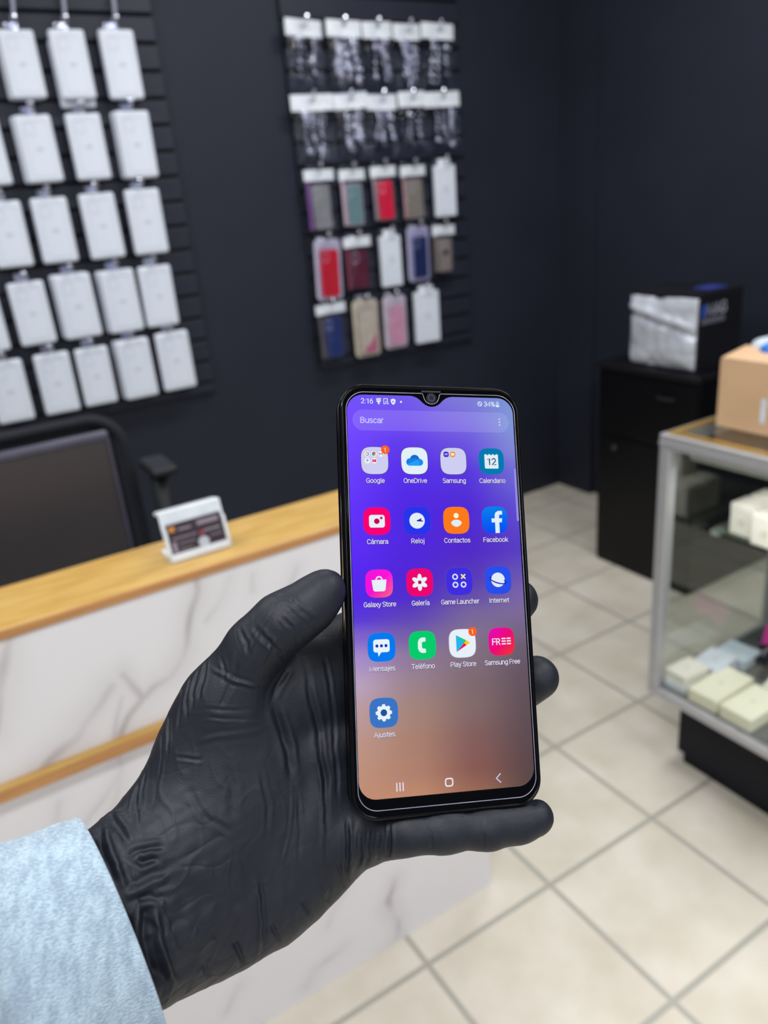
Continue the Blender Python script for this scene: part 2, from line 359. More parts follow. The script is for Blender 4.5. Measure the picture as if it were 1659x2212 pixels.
 (1.3, -0.4, [(-92.0, -52.0, -6.2), (-89.6, -51.7, -5.3), (-87.1, -51.5, -4.7), (-84.6, -51.2, -4.2), (-82.1, -51.1, -4.0), (-79.7, -50.9, -4.1), (-77.0, -50.5, -4.4), (-74.4, -50.1, -5.0), (-71.7, -49.7, -6.0), (-69.0, -49.4, -7.2), (-66.2, -49.0, -8.5)]), (0.8, 0.35, [(-91.0, -43.4, -4.9), (-88.1, -43.7, -3.6), (-85.3, -44.0, -2.8), (-82.5, -44.4, -2.4), (-79.6, -44.9, -2.5), (-76.8, -45.0, -2.9), (-73.8, -45.1, -4.0), (-70.8, -45.4, -5.6), (-67.8, -45.6, -7.4)]), (0.8, 0.3, [(-91.0, -40.2, -4.7), (-88.1, -40.4, -3.1), (-85.3, -40.7, -2.2), (-82.5, -41.1, -1.7), (-79.6, -41.5, -1.8), (-77.2, -41.7, -2.2), (-74.7, -41.8, -3.0), (-72.1, -42.0, -4.2), (-69.5, -42.3, -6.0)]), (0.8, 0.35, [(-100.0, -57.1, -9.7), (-97.6, -57.2, -8.3), (-95.1, -57.4, -7.2), (-91.1, -58.4, -5.8), (-89.5, -57.5, -5.5)]),
 (1.0, 0.5, [(-110.4, -61.1, -22.4), (-110.8, -63.3, -19.3), (-111.2, -65.6, -17.2), (-111.6, -67.9, -15.2), (-111.7, -69.9, -13.3), (-111.7, -71.9, -11.4), (-111.8, -73.9, -9.6), (-111.8, -75.8, -7.8)]),
 (1.2, 0.9, [(-113.2, -66.3, -20.3), (-113.2, -68.2, -17.2), (-113.4, -70.1, -14.9), (-113.5, -72.0, -12.7), (-113.1, -73.9, -10.3), (-112.8, -75.8, -8.2), (-112.5, -77.7, -6.2), (-112.2, -79.6, -4.4)]),
 (1.6, 1.8, [(-122.1, -75.7, -18.4), (-120.1, -77.2, -10.4), (-118.4, -79.3, -6.1), (-117.1, -80.9, -3.7), (-115.9, -82.6, -1.8), (-114.7, -84.4, -0.3)]),
 (1.6, -1.5, [(-124.4, -77.5, -16.7), (-123.2, -78.5, -10.1), (-122.3, -80.0, -5.9), (-121.5, -81.7, -2.8), (-120.8, -83.5, -0.4), (-119.3, -85.9, 1.9), (-118.0, -88.4, 3.7), (-116.6, -91.1, 5.0), (-115.4, -93.9, 6.0), (-113.8, -96.5, 6.4)]),
 (1.6, 1.6, [(-125.6, -79.8, -8.5), (-124.6, -81.4, -3.8), (-123.8, -83.3, -0.6), (-122.2, -85.7, 2.3), (-120.8, -88.3, 4.5), (-119.3, -90.8, 5.8), (-117.9, -93.4, 6.7), (-116.1, -96.7, 7.4)]),
 (1.4, 1.5, [(-131.4, -81.7, -8.0), (-130.2, -82.7, -2.7), (-129.2, -84.1, 0.7), (-127.5, -85.8, 3.3), (-125.9, -87.6, 5.2), (-124.7, -89.7, 6.9), (-123.6, -91.8, 8.1), (-122.5, -94.1, 9.0), (-121.4, -96.3, 9.7)]),
 (1.4, -1.2, [(-128.8, -80.7, -8.4), (-126.8, -82.3, -2.5), (-125.2, -84.4, 1.1), (-123.6, -86.8, 3.8), (-122.1, -89.3, 5.7), (-121.1, -91.5, 6.8), (-120.1, -93.7, 7.7), (-119.1, -96.0, 8.4)]),
 (1.4, 1.6, [(-114.5, -86.4, 1.3), (-112.1, -86.2, 0.7), (-109.6, -85.9, 0.3), (-107.0, -85.7, -0.2), (-104.4, -85.5, -0.6), (-101.8, -85.2, -1.0)]),
 (1.4, 1.6, [(-113.3, -87.3, 1.6), (-109.2, -89.1, 1.9), (-107.0, -88.6, 1.2), (-104.8, -88.1, 0.6)]),
 (1.8, -1.4, [(-115.2, -96.9, 7.1), (-113.0, -96.5, 6.1), (-110.7, -96.1, 5.0), (-107.9, -95.4, 3.8), (-104.9, -94.7, 2.8), (-102.3, -94.4, 2.0), (-99.7, -94.2, 1.2)]),
 (1.6, 1.0, [(-111.4, -99.1, 6.1), (-108.9, -99.1, 5.1), (-106.4, -99.1, 4.2), (-103.4, -99.8, 3.4), (-100.4, -100.6, 2.4)]), (2.6, 2.4, [(-107.5, -100.8, 5.0), (-107.7, -102.8, 5.5), (-107.9, -104.7, 6.0), (-108.1, -106.7, 6.6), (-108.3, -108.6, 7.1), (-108.5, -110.6, 7.6), (-107.9, -113.0, 7.8), (-107.3, -115.5, 7.9), (-106.7, -118.1, 7.9), (-106.1, -120.7, 7.7), (-104.8, -123.3, 6.7), (-103.5, -126.0, 5.5), (-102.2, -129.0, 3.7)]), (2.0, -1.5, [(-110.6, -100.6, 6.2), (-110.9, -102.9, 6.9), (-111.1, -105.2, 7.6), (-111.3, -107.4, 8.3), (-111.5, -109.7, 9.0), (-111.1, -111.7, 9.3), (-110.6, -113.8, 9.5), (-110.2, -115.9, 9.7), (-109.7, -118.0, 9.7)]),
 (1.6, 1.6, [(-115.5, -100.8, 8.6), (-115.1, -102.8, 9.0), (-114.7, -104.9, 9.4), (-114.3, -106.9, 9.7), (-113.9, -109.0, 10.1), (-113.2, -111.1, 10.3), (-112.5, -113.2, 10.4), (-111.8, -115.4, 10.6)]),
 (1.6, 1.6, [(-121.2, -95.5, 9.2), (-120.4, -97.6, 9.8), (-119.6, -99.6, 10.2), (-118.9, -101.7, 10.6), (-117.5, -104.3, 10.7), (-116.2, -106.9, 10.8)]),
 (1.4, 1.2, [(-134.0, -83.3, -3.6), (-131.6, -84.9, 2.3), (-129.6, -87.1, 5.7), (-127.9, -88.9, 7.3), (-126.3, -90.9, 8.6)]),
 (1.4, -1.2, [(-104.8, -103.3, 4.5), (-104.6, -105.7, 4.9), (-104.4, -108.2, 5.3), (-104.2, -110.6, 5.6), (-104.0, -113.1, 5.9), (-103.3, -115.7, 5.8), (-102.6, -118.4, 5.5), (-101.9, -121.2, 5.0), (-101.2, -124.2, 4.3), (-99.8, -127.3, 2.4), (-98.4, -130.8, -0.4)]), (0.9, 1.3, [(-22.1, -84.8, -4.1), (-22.6, -86.9, -2.8), (-22.9, -89.2, -2.1), (-23.1, -91.6, -2.0), (-23.1, -94.2, -2.6), (-23.0, -97.0, -4.2), (-22.0, -101.2, -9.6)]),
 (1.0, 0.8, [(-25.9, -88.6, -4.4), (-26.3, -91.0, -4.1), (-26.5, -93.5, -4.5), (-26.6, -96.3, -5.8), (-26.6, -99.7, -9.0), (-26.0, -104.0, -15.1)]),
 (1.0, 0.8, [(-29.1, -88.3, -7.7), (-29.5, -90.9, -7.2), (-29.7, -93.7, -7.6), (-29.8, -96.8, -8.8), (-30.0, -100.6, -11.5), (-29.8, -105.1, -16.4)]),
 (1.0, 0.8, [(-32.5, -90.4, -10.5), (-32.6, -93.0, -10.1), (-32.7, -95.9, -10.5), (-32.6, -98.9, -11.5), (-32.7, -102.4, -13.8), (-32.4, -106.5, -18.3)]),
 (1.0, 0.5, [(-8.7, -85.7, 0.7), (-8.8, -88.3, 1.7), (-8.6, -91.1, 2.0), (-8.3, -94.2, 1.3), (-7.3, -98.2, -1.9)]), (0.9, 0.35, [(11.7, -85.0, 1.3),
 (11.5, -87.8, 3.1),
 (11.6, -91.0, 3.6),
 (11.5, -94.0, 3.1),
 (11.9, -97.5, 0.9)]), (2.0, 0.5, [(-83.0, -58.6, -4.9), (-82.2, -61.0, -4.8), (-81.4, -63.5, -4.9), (-80.6, -66.0, -4.9), (-79.8, -68.5, -4.9), (-79.7, -71.0, -4.7), (-79.6, -73.5, -4.6), (-79.5, -76.1, -4.5), (-79.3, -78.6, -4.3), (-79.2, -81.1, -4.2)])]
MARBLE_VEINS = [(9, 0.5, [(-0.622, 0.989), (-0.628, 0.958), (-0.63, 0.929), (-0.645, 0.888), (-0.661, 0.855), (-0.688, 0.815), (-0.718, 0.804), (-0.742, 0.786), (-0.764, 0.764), (-0.786, 0.733)]), (9, 0.55, [(-0.763, 0.84), (-0.757, 0.828), (-0.746, 0.8), (-0.743, 0.789)]),
 (11, 0.5, [(-0.782, 0.827), (-0.801, 0.805), (-0.832, 0.784), (-0.848, 0.764), (-0.88, 0.748), (-0.896, 0.738)]), (7, 0.35, [(-0.771, 0.802), (-0.784, 0.766), (-0.793, 0.737), (-0.794, 0.688), (-0.814, 0.638), (-0.827, 0.613)]), (6, 0.3, [(-0.573, 0.946), (-0.6, 0.904), (-0.622, 0.872)]), (5, 0.25, [(-0.539, 0.94), (-0.547, 0.907)]), (8, 0.4, [(-0.886, 0.957), (-0.907, 0.9), (-0.92, 0.859), (-0.94, 0.825)]), (6, 0.3, [(-0.796, 0.686), (-0.837, 0.641), (-0.858, 0.619)]), (6, 0.3, [(-0.888, 0.674), (-0.902, 0.618)]), (9, 0.5, [(-0.342, 0.173), (-0.368, 0.124), (-0.357, 0.072), (-0.352, 0.054), (-0.365, 0.012)]), (7, 0.35, [(-0.476, 0.073), (-0.534, 0.06), (-0.575, 0.029)]), (6, 0.3, [(-0.689, 0.133), (-0.726, 0.088)]), (6, 0.25, [(-0.464, 0.203), (-0.509, 0.153)]), (6, 0.3, [(-0.466, 0.914), (-0.506, 0.869), (-0.523, 0.807)])]
SLEEVE_AXIS = [(-117.5, -113.6, -8.0), (-133.2, -119.3, -2.0), (-149.3, -124.0, 8.0), (-165.9, -127.9, 22.0), (-180.3, -129.3, 40.0)]


# ---------------------------------------------------------------- materials
def flat(name, c, rough=0.45, **k):
    return mat(name, c, rough, c2=tuple(int(v * 0.94) for v in c), nscale=25, **k)


M = {}
M['wall'] = mat('black_wall_paint', (37, 41, 54), 0.6, c2=(34, 38, 50), nscale=3, bump=(300, 0.15, 0.001), spec=0.28)
M['slat'] = mat('black_slatwall_laminate', (38, 42, 56), 0.5, c2=(35, 39, 52), nscale=5, spec=0.35)
M['ceil'] = mat('white_ceiling_paint', (225, 225, 222), 0.8, bump=(120, 0.2, 0.001))
M['pale'] = mat('pale_wall_paint', (190, 188, 184), 0.8, bump=(120, 0.2, 0.001))
M['wood'] = mat('pale_oak_lacquer', (205, 168, 98), 0.4, c2=(188, 146, 76), nscale=9, stretch=(1.2, 9, 30), bump=(30, 0.1, 0.0005))
M['woode'] = mat('oak_edge_band', (192, 138, 84), 0.45, c2=(174, 122, 72), nscale=9, stretch=(1.2, 9, 20))
M['alu'] = mat('brushed_aluminium', (192, 191, 194), 0.38, metal=0.3, c2=(178, 177, 181), nscale=30, stretch=(1, 1, 20))
M['brass'] = mat('gold_trim_strip', (196, 158, 84), 0.35, metal=0.5, c2=(176, 138, 66), nscale=30)
M['chrome'] = mat('chrome_wire', (215, 218, 228), 0.16, metal=1.0, c2=(200, 204, 216), nscale=60)
M['blackgloss'] = mat('black_lacquer', (5, 5, 9), 0.4, c2=(8, 8, 12), nscale=4, spec=0.25)
M['blackmatt'] = mat('black_board', (18, 18, 26), 0.65, c2=(22, 22, 30), nscale=10, spec=0.25)
M['whitebox'] = mat('white_carton', (228, 233, 244), 0.42, c2=(222, 228, 241), nscale=8)
M['print'] = mat('pale_grey_print', (190, 197, 209), 0.4, c2=(182, 190, 203), nscale=30)
M['warmprint'] = mat('warm_grey_print', (212, 205, 186), 0.5, c2=(204, 196, 176), nscale=30)
M['card'] = mat('white_header_card', (238, 241, 248), 0.4, c2=(222, 228, 238), nscale=30, bump=(40, 0.5, 0.002))
M['bag'] = clear_mat('clear_plastic_bag', 'fafaff', 0.10, 1.42, bump=(38, 1.0, 0.006))
M['frost'] = clear_mat('cloudy_plastic_shell', 'e8e8f2', 0.2, 1.5, milk=0.55, milk_c='cfd0e2')
M['silverstrap'] = mat('silver_bead', (240, 243, 255), 0.16, metal=0.7, c2=(150, 154, 188), nscale=90)
M['glass'] = clear_mat('display_case_glass', 'fafcfa', 0.01, 1.72)
M['cardboard'] = mat('brown_cardboard', (222, 184, 146), 0.75, c2=(214, 174, 136), nscale=6, bump=(90, 0.15, 0.001))
M['ivory'] = mat('ivory_carton', (253, 248, 226), 0.5, c2=(248, 242, 216), nscale=10)
M['cream'] = mat('cream_carton', (250, 243, 233), 0.5, c2=(245, 237, 226), nscale=10)
M['foil'] = mat('silver_foil_bag', (216, 220, 232), 0.42, metal=0.3, c2=(202, 205, 214), nscale=14, bump=(11, 0.9, 0.02))
M['mesh'] = mat('black_chair_mesh', (17, 19, 28), 0.85, c2=(28, 30, 39), nscale=300)
M['plastic'] = mat('black_chair_plastic', (14, 16, 24), 0.6, c2=(18, 20, 28), nscale=40)
M['monitor'] = mat('dark_monitor_panel', (68, 63, 65), 0.35, c2=(60, 56, 58), nscale=3)
M['rim'] = mat('grey_monitor_rim', (78, 76, 92), 0.35, c2=(70, 68, 84), nscale=20)
M['lampw'] = mat('white_lamp_housing', (205, 208, 200), 0.4, c2=(196, 200, 192), nscale=10)


# floor: square tiles on the world grid
fm = bpy.data.materials.new('beige_floor_tiles')
fm.use_nodes = True
nt = fm.node_tree
b = nt.nodes['Principled BSDF']
geo = nt.nodes.new('ShaderNodeNewGeometry')
sep = nt.nodes.new('ShaderNodeSeparateXYZ')
nt.links.new(geo.outputs['Position'], sep.inputs[0])


def math_node(op, a, b_=None, c_=None):
    n_ = nt.nodes.new('ShaderNodeMath')
    n_.operation = op
    for i, v_ in enumerate((a, b_, c_)):
        if v_ is None:
            continue
        if isinstance(v_, (int, float)):
            n_.inputs[i].default_value = v_
        else:
            nt.links.new(v_, n_.inputs[i])
    return n_.outputs[0]


ds, ids = [], []
for ax in (0, 1):
    u_ = math_node('ADD', math_node('DIVIDE', sep.outputs[ax], T), 0.5)
    ids.append(math_node('FLOOR', math_node('DIVIDE', sep.outputs[ax], T)))
    ds.append(math_node('ABSOLUTE', math_node('SUBTRACT', math_node('FRACT', u_), 0.5)))
dmin = math_node('MINIMUM', ds[0], ds[1])
gr = nt.nodes.new('ShaderNodeMapRange')
gr.inputs[1].default_value = 0.013
gr.inputs[2].default_value = 0.022
nt.links.new(dmin, gr.inputs[0])
nz = nt.nodes.new('ShaderNodeTexNoise')
nz.inputs['Scale'].default_value = 7
nz.inputs['Detail'].default_value = 6
nt.links.new(geo.outputs['Position'], nz.inputs['Vector'])
cr = nt.nodes.new('ShaderNodeValToRGB')
cr.color_ramp.elements[0].position = 0.32
cr.color_ramp.elements[0].color = (*lin((207, 198, 181)), 1)
cr.color_ramp.elements[1].position = 0.68
cr.color_ramp.elements[1].color = (*lin((224, 216, 204)), 1)
nt.links.new(nz.outputs[0], cr.inputs[0])
wn = nt.nodes.new('ShaderNodeTexWhiteNoise')
wn.noise_dimensions = '2D'
cmb = nt.nodes.new('ShaderNodeCombineXYZ')
nt.links.new(ids[0], cmb.inputs[0])
nt.links.new(ids[1], cmb.inputs[1])
nt.links.new(cmb.outputs[0], wn.inputs[0])
hs = nt.nodes.new('ShaderNodeHueSaturation')
nt.links.new(cr.outputs[0], hs.inputs['Color'])
nt.links.new(math_node('ADD', math_node('MULTIPLY', wn.outputs[0], 0.08), 0.96), hs.inputs['Value'])
mx = nt.nodes.new('ShaderNodeMix')
mx.data_type = 'RGBA'
mx.inputs[6].default_value = (*lin((172, 168, 158)), 1)
nt.links.new(gr.outputs[0], mx.inputs[0])
nt.links.new(hs.outputs[0], mx.inputs[7])
nt.links.new(mx.outputs[2], b.inputs['Base Color'])
b.inputs['Roughness'].default_value = 0.32
b.inputs['Specular IOR Level'].default_value = 0.4
bp = nt.nodes.new('ShaderNodeBump')
bp.inputs['Distance'].default_value = 0.002
bp.inputs['Strength'].default_value = 0.6
nt.links.new(gr.outputs[0], bp.inputs['Height'])
nt.links.new(bp.outputs[0], b.inputs['Normal'])
M['floor'] = fm

# ---------------------------------------------------------------- the room
XR, YB = 1.80, 1.852
XL, YF = -3.6, -4.2
tag(MB().box((XL, YF, -0.1), (XR + 0.25, YB + 0.15, 0)).build('floor', M['floor']), kind='structure')
tag(MB().box((XL, YF, CEIL), (XR + 0.25, YB + 0.15, CEIL + 0.1)).build('ceiling', M['ceil']), kind='structure')
tag(MB().box((XL, YB, 0), (XR + 0.25, YB + 0.15, CEIL)).build('wall_back', M['wall']), kind='structure')
tag(MB().box((XR + 0.03, YF, 0), (XR + 0.25, YB, CEIL)).build('wall_right', M['wall']), kind='structure')
tag(MB().box((XR, 1.634, 0), (XR + 0.03, YB, CEIL)).build('trim_1', M['wall']), kind='structure')
tag(MB().box((XL - 0.15, YF, 0), (XL, YB + 0.15, CEIL)).build('wall_left', M['pale']), kind='structure')

for i, (lx, ly) in enumerate(LAMPS):
    t = thing('ceiling_light', 'flat white rectangular ceiling light panel above the shop floor', 'ceiling light', (lx, ly, CEIL), group='ceiling light panels')
    MB().box((-0.6, -0.18, -0.035), (0.6, 0.18, 0.0), 0.004).build('housing', M['lampw'], t)

# ---------------------------------------------------------------- slatwall panels
SLOTS = [0.8765 + 0.0786 * k for k in range(22)]


def slat_panel(name, x0, x1, z0, z1, label):
    t = thing(name, label, 'wall panel', ((x0 + x1) / 2, YB, z0))
    w = (x1 - x0) / 2
    MB().box((-w, -0.006, 0), (w, -0.0005, z1 - z0)).build('backing', M['blackmatt'], t)
    mb = MB()
    edges = [z0] + [s for s in SLOTS if z0 + 0.01 < s < z1] + [z1]
    for a, b_ in zip(edges[:-1], edges[1:]):
        mb.box((-w, -0.021, a + 0.005 - z0), (w, -0.006, b_ - 0.005 - z0), 0.003)
    mb.build('slats', M['slat'], t)
    return t


slat_panel('slatwall_panel', -1.5, 0.04, 0.835, 2.5, 'black slatwall panel on the left carrying the hanging white boxes')
slat_panel('slatwall_panel', 0.49, 1.256, 0.835, 2.5, 'black slatwall panel in the middle with bagged cases and straps')
YW = YB - 0.021                                    # front of the slats


def toward(x, z, y, y0=1.80):
    """same sight line from where the shopper stands, moved from depth y0 to depth y"""
    k = (y - CAM.y) / (y0 - CAM.y)
    return CAM.x + (x - CAM.x) * k, CAM.z + (z - CAM.z) * k


# ---------------------------------------------------------------- hooks
def make_hook(L_=0.076, riser=False):
    t = thing('display_hook', '', 'hook')
    MB().box((-0.02, -0.004, -0.022), (0.02, 0.0, 0.016), 0.002).build('back_plate', M['chrome'], t)
    MB().tube([(0, -0.003, 0), (0, -L_ * 0.9, -0.004), (0, -L_ * 0.97, 0.002), (0, -L_, 0.014)], 0.0028, 8).build('prong', M['chrome'], t)
    mb = MB()
    mb.ball((0, -L_, 0.016), 0.0095, seg=12, sc=(1.2, 0.8, 1))
    mb.build('end_cap', M['chrome'], t)
    if riser:
        MB().tube([(0.0, -L_ + 0.005, 0.01), (0.012, -L_ * 0.6, 0.05), (0.022, -0.02, 0.10), (0.022, -0.002, 0.145)], 0.0055, 8).build('riser_arm', flat('pale_plastic_arm', (170, 172, 192)), t)
    return t


hook_a = make_hook()
hook_b = make_hook(riser=True)
used = {'a': False, 'b': False}


def place_hook(x, z, label, group, riser=False):
    k = 'b' if riser else 'a'
    src = hook_b if riser else hook_a
    if used[k]:
        o = copy_tree(src, (x, YW, z))
    else:
        o = src
        o.location = (x, YW, z)
        used[k] = True
    o['label'], o['group'] = label, group
    return o


# ---------------------------------------------------------------- hanging white boxes
def outline_ring(mb, pts, wdt, y):
    n = len(pts)
    c = (sum(p[0] for p in pts) / n, sum(p[1] for p in pts) / n)
    inner = []
    for p in pts:
        d = math.hypot(p[0] - c[0], p[1] - c[1])
        inner.append((c[0] + (p[0] - c[0]) * (1 - wdt / d), c[1] + (p[1] - c[1]) * (1 - wdt / d)))
    vs = [(p[0], y, p[1]) for p in pts] + [(p[0], y, p[1]) for p in inner]
    mb.add(vs, [(i, (i + 1) % n, n + (i + 1) % n, n + i) for i in range(n)])


box_proto = thing('phone_case_box', '', 'box')
BW, BH, BD = 0.104, 0.186, 0.026
MB().box((-BW / 2, 0, -BH), (BW / 2, BD, 0), 0.009, seg=4).build('carton', M['whitebox'], box_proto)
mb = MB()
outline_ring(mb, rrect(-0.034, -0.170, 0.036, -0.018, 0.009), 0.0016, -0.0004)
outline_ring(mb, rrect(-0.030, -0.056, -0.002, -0.024, 0.006), 0.0013, -0.0004)
outline_ring(mb, [(0.001 + 0.010 * math.cos(a), -0.094 + 0.0045 * math.sin(a)) for a in np.linspace(0, 2 * math.pi, 24, False)], 0.0035, -0.0004)
mb.build('printed_outline', M['print'], box_proto)
MB().prism(rrect(-0.016, 0.0, 0.016, 0.026, 0.006), 0.009, 0.0098, axis=1).build('hang_tab', M['bag'], box_proto)
first_box = [True]

ROWS = [
    (2.037, 1.912, 'top row', [(-0.389, .101), (-0.245, .105), (-0.095, .108)]),
    (1.801, 1.684, 'second row from the top', [(-0.546, .106), (-0.396, .106), (-0.247, .107), (-0.093, .111)]),
    (1.566, 1.449, 'third row from the top', [(-0.540, .108), (-0.403, .109), (-0.255, .112), (-0.107, .115)]),
    (1.330, 1.208, 'fourth row from the top', [(-0.673, .112), (-0.530, .110), (-0.387, .118), (-0.242, .114), (-0.113, .113)]),
    (1.094, 0.976, 'bottom row', [(-0.652, .112), (-0.505, .112), (-0.376, .109), (-0.237, .115), (-0.096, .119)]),
]
EXTRA = {(0, 0): (1, 0, -0.022), (0, 1): (1, 0.006, 0.004), (1, 0): (1, -.004, 0), (1, 2): (1, -.005, 0), (3, 2): (1, -.004, .002), (3, 1): (1, -.005, 0), (4, 1): (1, -.004, 0), (0, 2): (1, -.004, 0.0)}
NTH = ['rightmost', 'second from right', 'third from right', 'fourth from right', 'fifth from right']
for ri, (hz, bz, rname, items) in enumerate(ROWS):
    n = len(items)
    for ci, (bx, bw) in enumerate(items):
        k = n - 1 - ci                             # position counted from the right
        kx = {0: 0, 1: 1}.get(k, k)
        yf = 1.774
        x, z = toward(bx, bz, yf)
        tilt = random.uniform(-0.012, 0.012)
        sc = bw / BW * (yf - CAM.y) / (1.80 - CAM.y)
        stack = EXTRA.get((ri, {0: 1, 1: 0}.get(k, k)) if ri == 0 else (ri, k))
        place_hook(x, z + BH * sc / 2 + 0.010, 'chrome hook of the white box %s in the %s' % (NTH[k], rname.replace(' from the top', '')), 'chrome hooks of the white boxes', riser=(ri == 0))
        poses = [(x, yf, z, tilt)]
        if stack:
            q = stack[0]
            for s_ in range(q):
                poses.append((x + stack[1] * (s_ + 1), yf + (BD + 0.001) * (s_ + 1), z + stack[2], tilt * 0.4))
        for pi, (px, py, pz, tl) in enumerate(poses):
            loc = (px, py, pz + BH * sc / 2)
            if first_box[0]:
                o = box_proto
                o.location = loc
                first_box[0] = False
            else:
                o = copy_tree(box_proto, loc)
            o.rotation_euler = (0, tl, 0)
            s2 = min(sc, 1.09)
            o.scale = (sc, 1, s2)
            if pi == 0:
                o['label'] = 'white hanging box, %s in the %s, left panel' % (NTH[k], rname.replace(' from the top', ''))
            else:
                o['label'] = 'white box %s behind the %s box, %s' % ('just' if pi == 1 else 'deepest', NTH[k], rname.replace(' from the top', ''))
            o['group'] = 'white boxes hanging on the left slatwall'

# ---------------------------------------------------------------- bagged straps and cases on the middle panel
def header(parent, w, h, zt, y=0.0, name='header_card'):
    mb = MB()
    n = 8
    vs = []
    for i in range(n + 1):
        x = -w / 2 + w * i / n
        yy = y - 0.002 * math.sin(i * 1.3)
        for z_ in (zt, zt - h):
            vs += [(x, yy - 0.0015, z_), (x, yy + 0.0015, z_)]
    fs = []
    for i in range(n):
        a, c = i * 4, (i + 1) * 4
        fs += [(a, a + 2, c + 2, c), (a + 1, c + 1, c + 3, a + 3), (a, c, c + 1, a + 1), (a + 2, a + 3, c + 3, c + 2)]
    fs += [(0, 1, 3, 2), (n * 4, n * 4 + 2, n * 4 + 3, n * 4 + 1)]
    mb.add(vs, fs)
    return mb.build(name, M['card'], parent)


def pouch(parent, w, zt, zb, seed, d=0.012, m_='bag'):
    rnd = random.Random(seed)
    nx, nz_ = 14, 20
    ph = [rnd.uniform(0, 6.3) for _ in range(6)]
    mb = MB()
    for side in (-1, 1):
        vs, fs = [], []
        for j in range(nz_ + 1):
            for i in range(nx + 1):
                u, v = i / nx, j / nz_
                prof = math.sin(math.pi * u) ** 0.6 * (math.sin(math.pi * min(v, 0.98)) ** 0.5 * 0.9 + 0.1)
                cr_ = 0.0022 * (math.sin(9 * u + 5 * v + ph[0]) + math.sin(-6 * u + 13 * v + ph[1]) + math.sin(17 * u + 3 * v + ph[2]))
                vs.append((-w / 2 + w * u, side * (d * prof + cr_ * prof) * 0.9, zt + (zb - zt) * v))
        for j in range(nz_):
            for i in range(nx):
                a = j * (nx + 1) + i
                q = (a, a + 1, a + nx + 2, a + nx + 1)
                fs.append(q if side < 0 else q[::-1])
        mb.add(vs, fs)
    return mb.build('plastic_bag', M[m_], parent, smooth=True, fix=False)


def bead_strap(parent, w, zt, zb, seed, n=2):
    rnd = random.Random(seed)
    for s_ in range(n):
        mb = MB()
        x0 = (-0.36 + 0.72 * (s_ + rnd.uniform(0.2, 0.8)) / n) * w
        drift = rnd.uniform(-0.15, 0.15) * w
        z = zt
        k = 0
        gap = rnd.choice((0.013, 0.018, 0.023))
        stop = zb + rnd.uniform(0.0, 0.05)
        while z > stop:
            v = (zt - z) / (zt - zb)
            x = x0 + drift * v + 0.004 * math.sin(9 * v + s_)
            r = rnd.choice((0.0035, 0.005, 0.0065, 0.009))
            mb.ball((x, -0.002 + 0.004 * math.cos(k), z), r, seg=10, sc=(1, 0.8, 1.15))
            mb.ball((x + 0.013 + 0.003 * math.sin(k), 0.002, z - 0.004), r * 0.8, seg=8)
            z -= gap
            k += 1
        mb.build('bead_strap', M['silverstrap'], parent, smooth=True)


STRAPS = [
    (2.023 + .026, 1.815, 'top', [(0.558, .146), (0.71, .141), (0.85, .132), (0.992, .128), (1.129, .150)]),
    (1.793 + .026, 1.60, 'second', [(0.557, .165), (0.713, .136), (0.853, .134), (0.985, .120), (1.125, .165)]),
]
NL = ['leftmost', 'second from left', 'middle', 'second from right', 'rightmost']
for ri, (zt, zb, rn, its) in enumerate(STRAPS):
    for ci, (bx, w) in enumerate(its):
        yf = 1.785
        x, z = toward(bx, zt, yf)
        _, z2 = toward(bx, zb, yf)
        t = thing('bagged_strap', 'bag of silver beaded straps, %s in the %s row' % (NL[ci], rn), 'phone strap', (x, yf + random.uniform(-0.014, 0.014), z + random.uniform(-0.005, 0.005)), (0, random.uniform(-0.05, 0.05), random.uniform(-0.10, 0.10)), 'bagged beaded phone straps')
        header(t, w, 0.052, 0.0)
        hgt = z - z2
        pouch(t, w * 0.94, -0.05, -hgt, ri * 10 + ci)
        bead_strap(t, w * 0.85, -0.058, -hgt + 0.012, 50 + ri * 10 + ci, n=(2, 4, 3, 4, 3)[ci] if ri == 0 else (3, 3, 3, 2, 3)[ci])
        place_hook(x, z - 0.012, 'chrome hook above the %s strap bag, %s row' % (NL[ci], rn), 'chrome hooks of the strap bags')

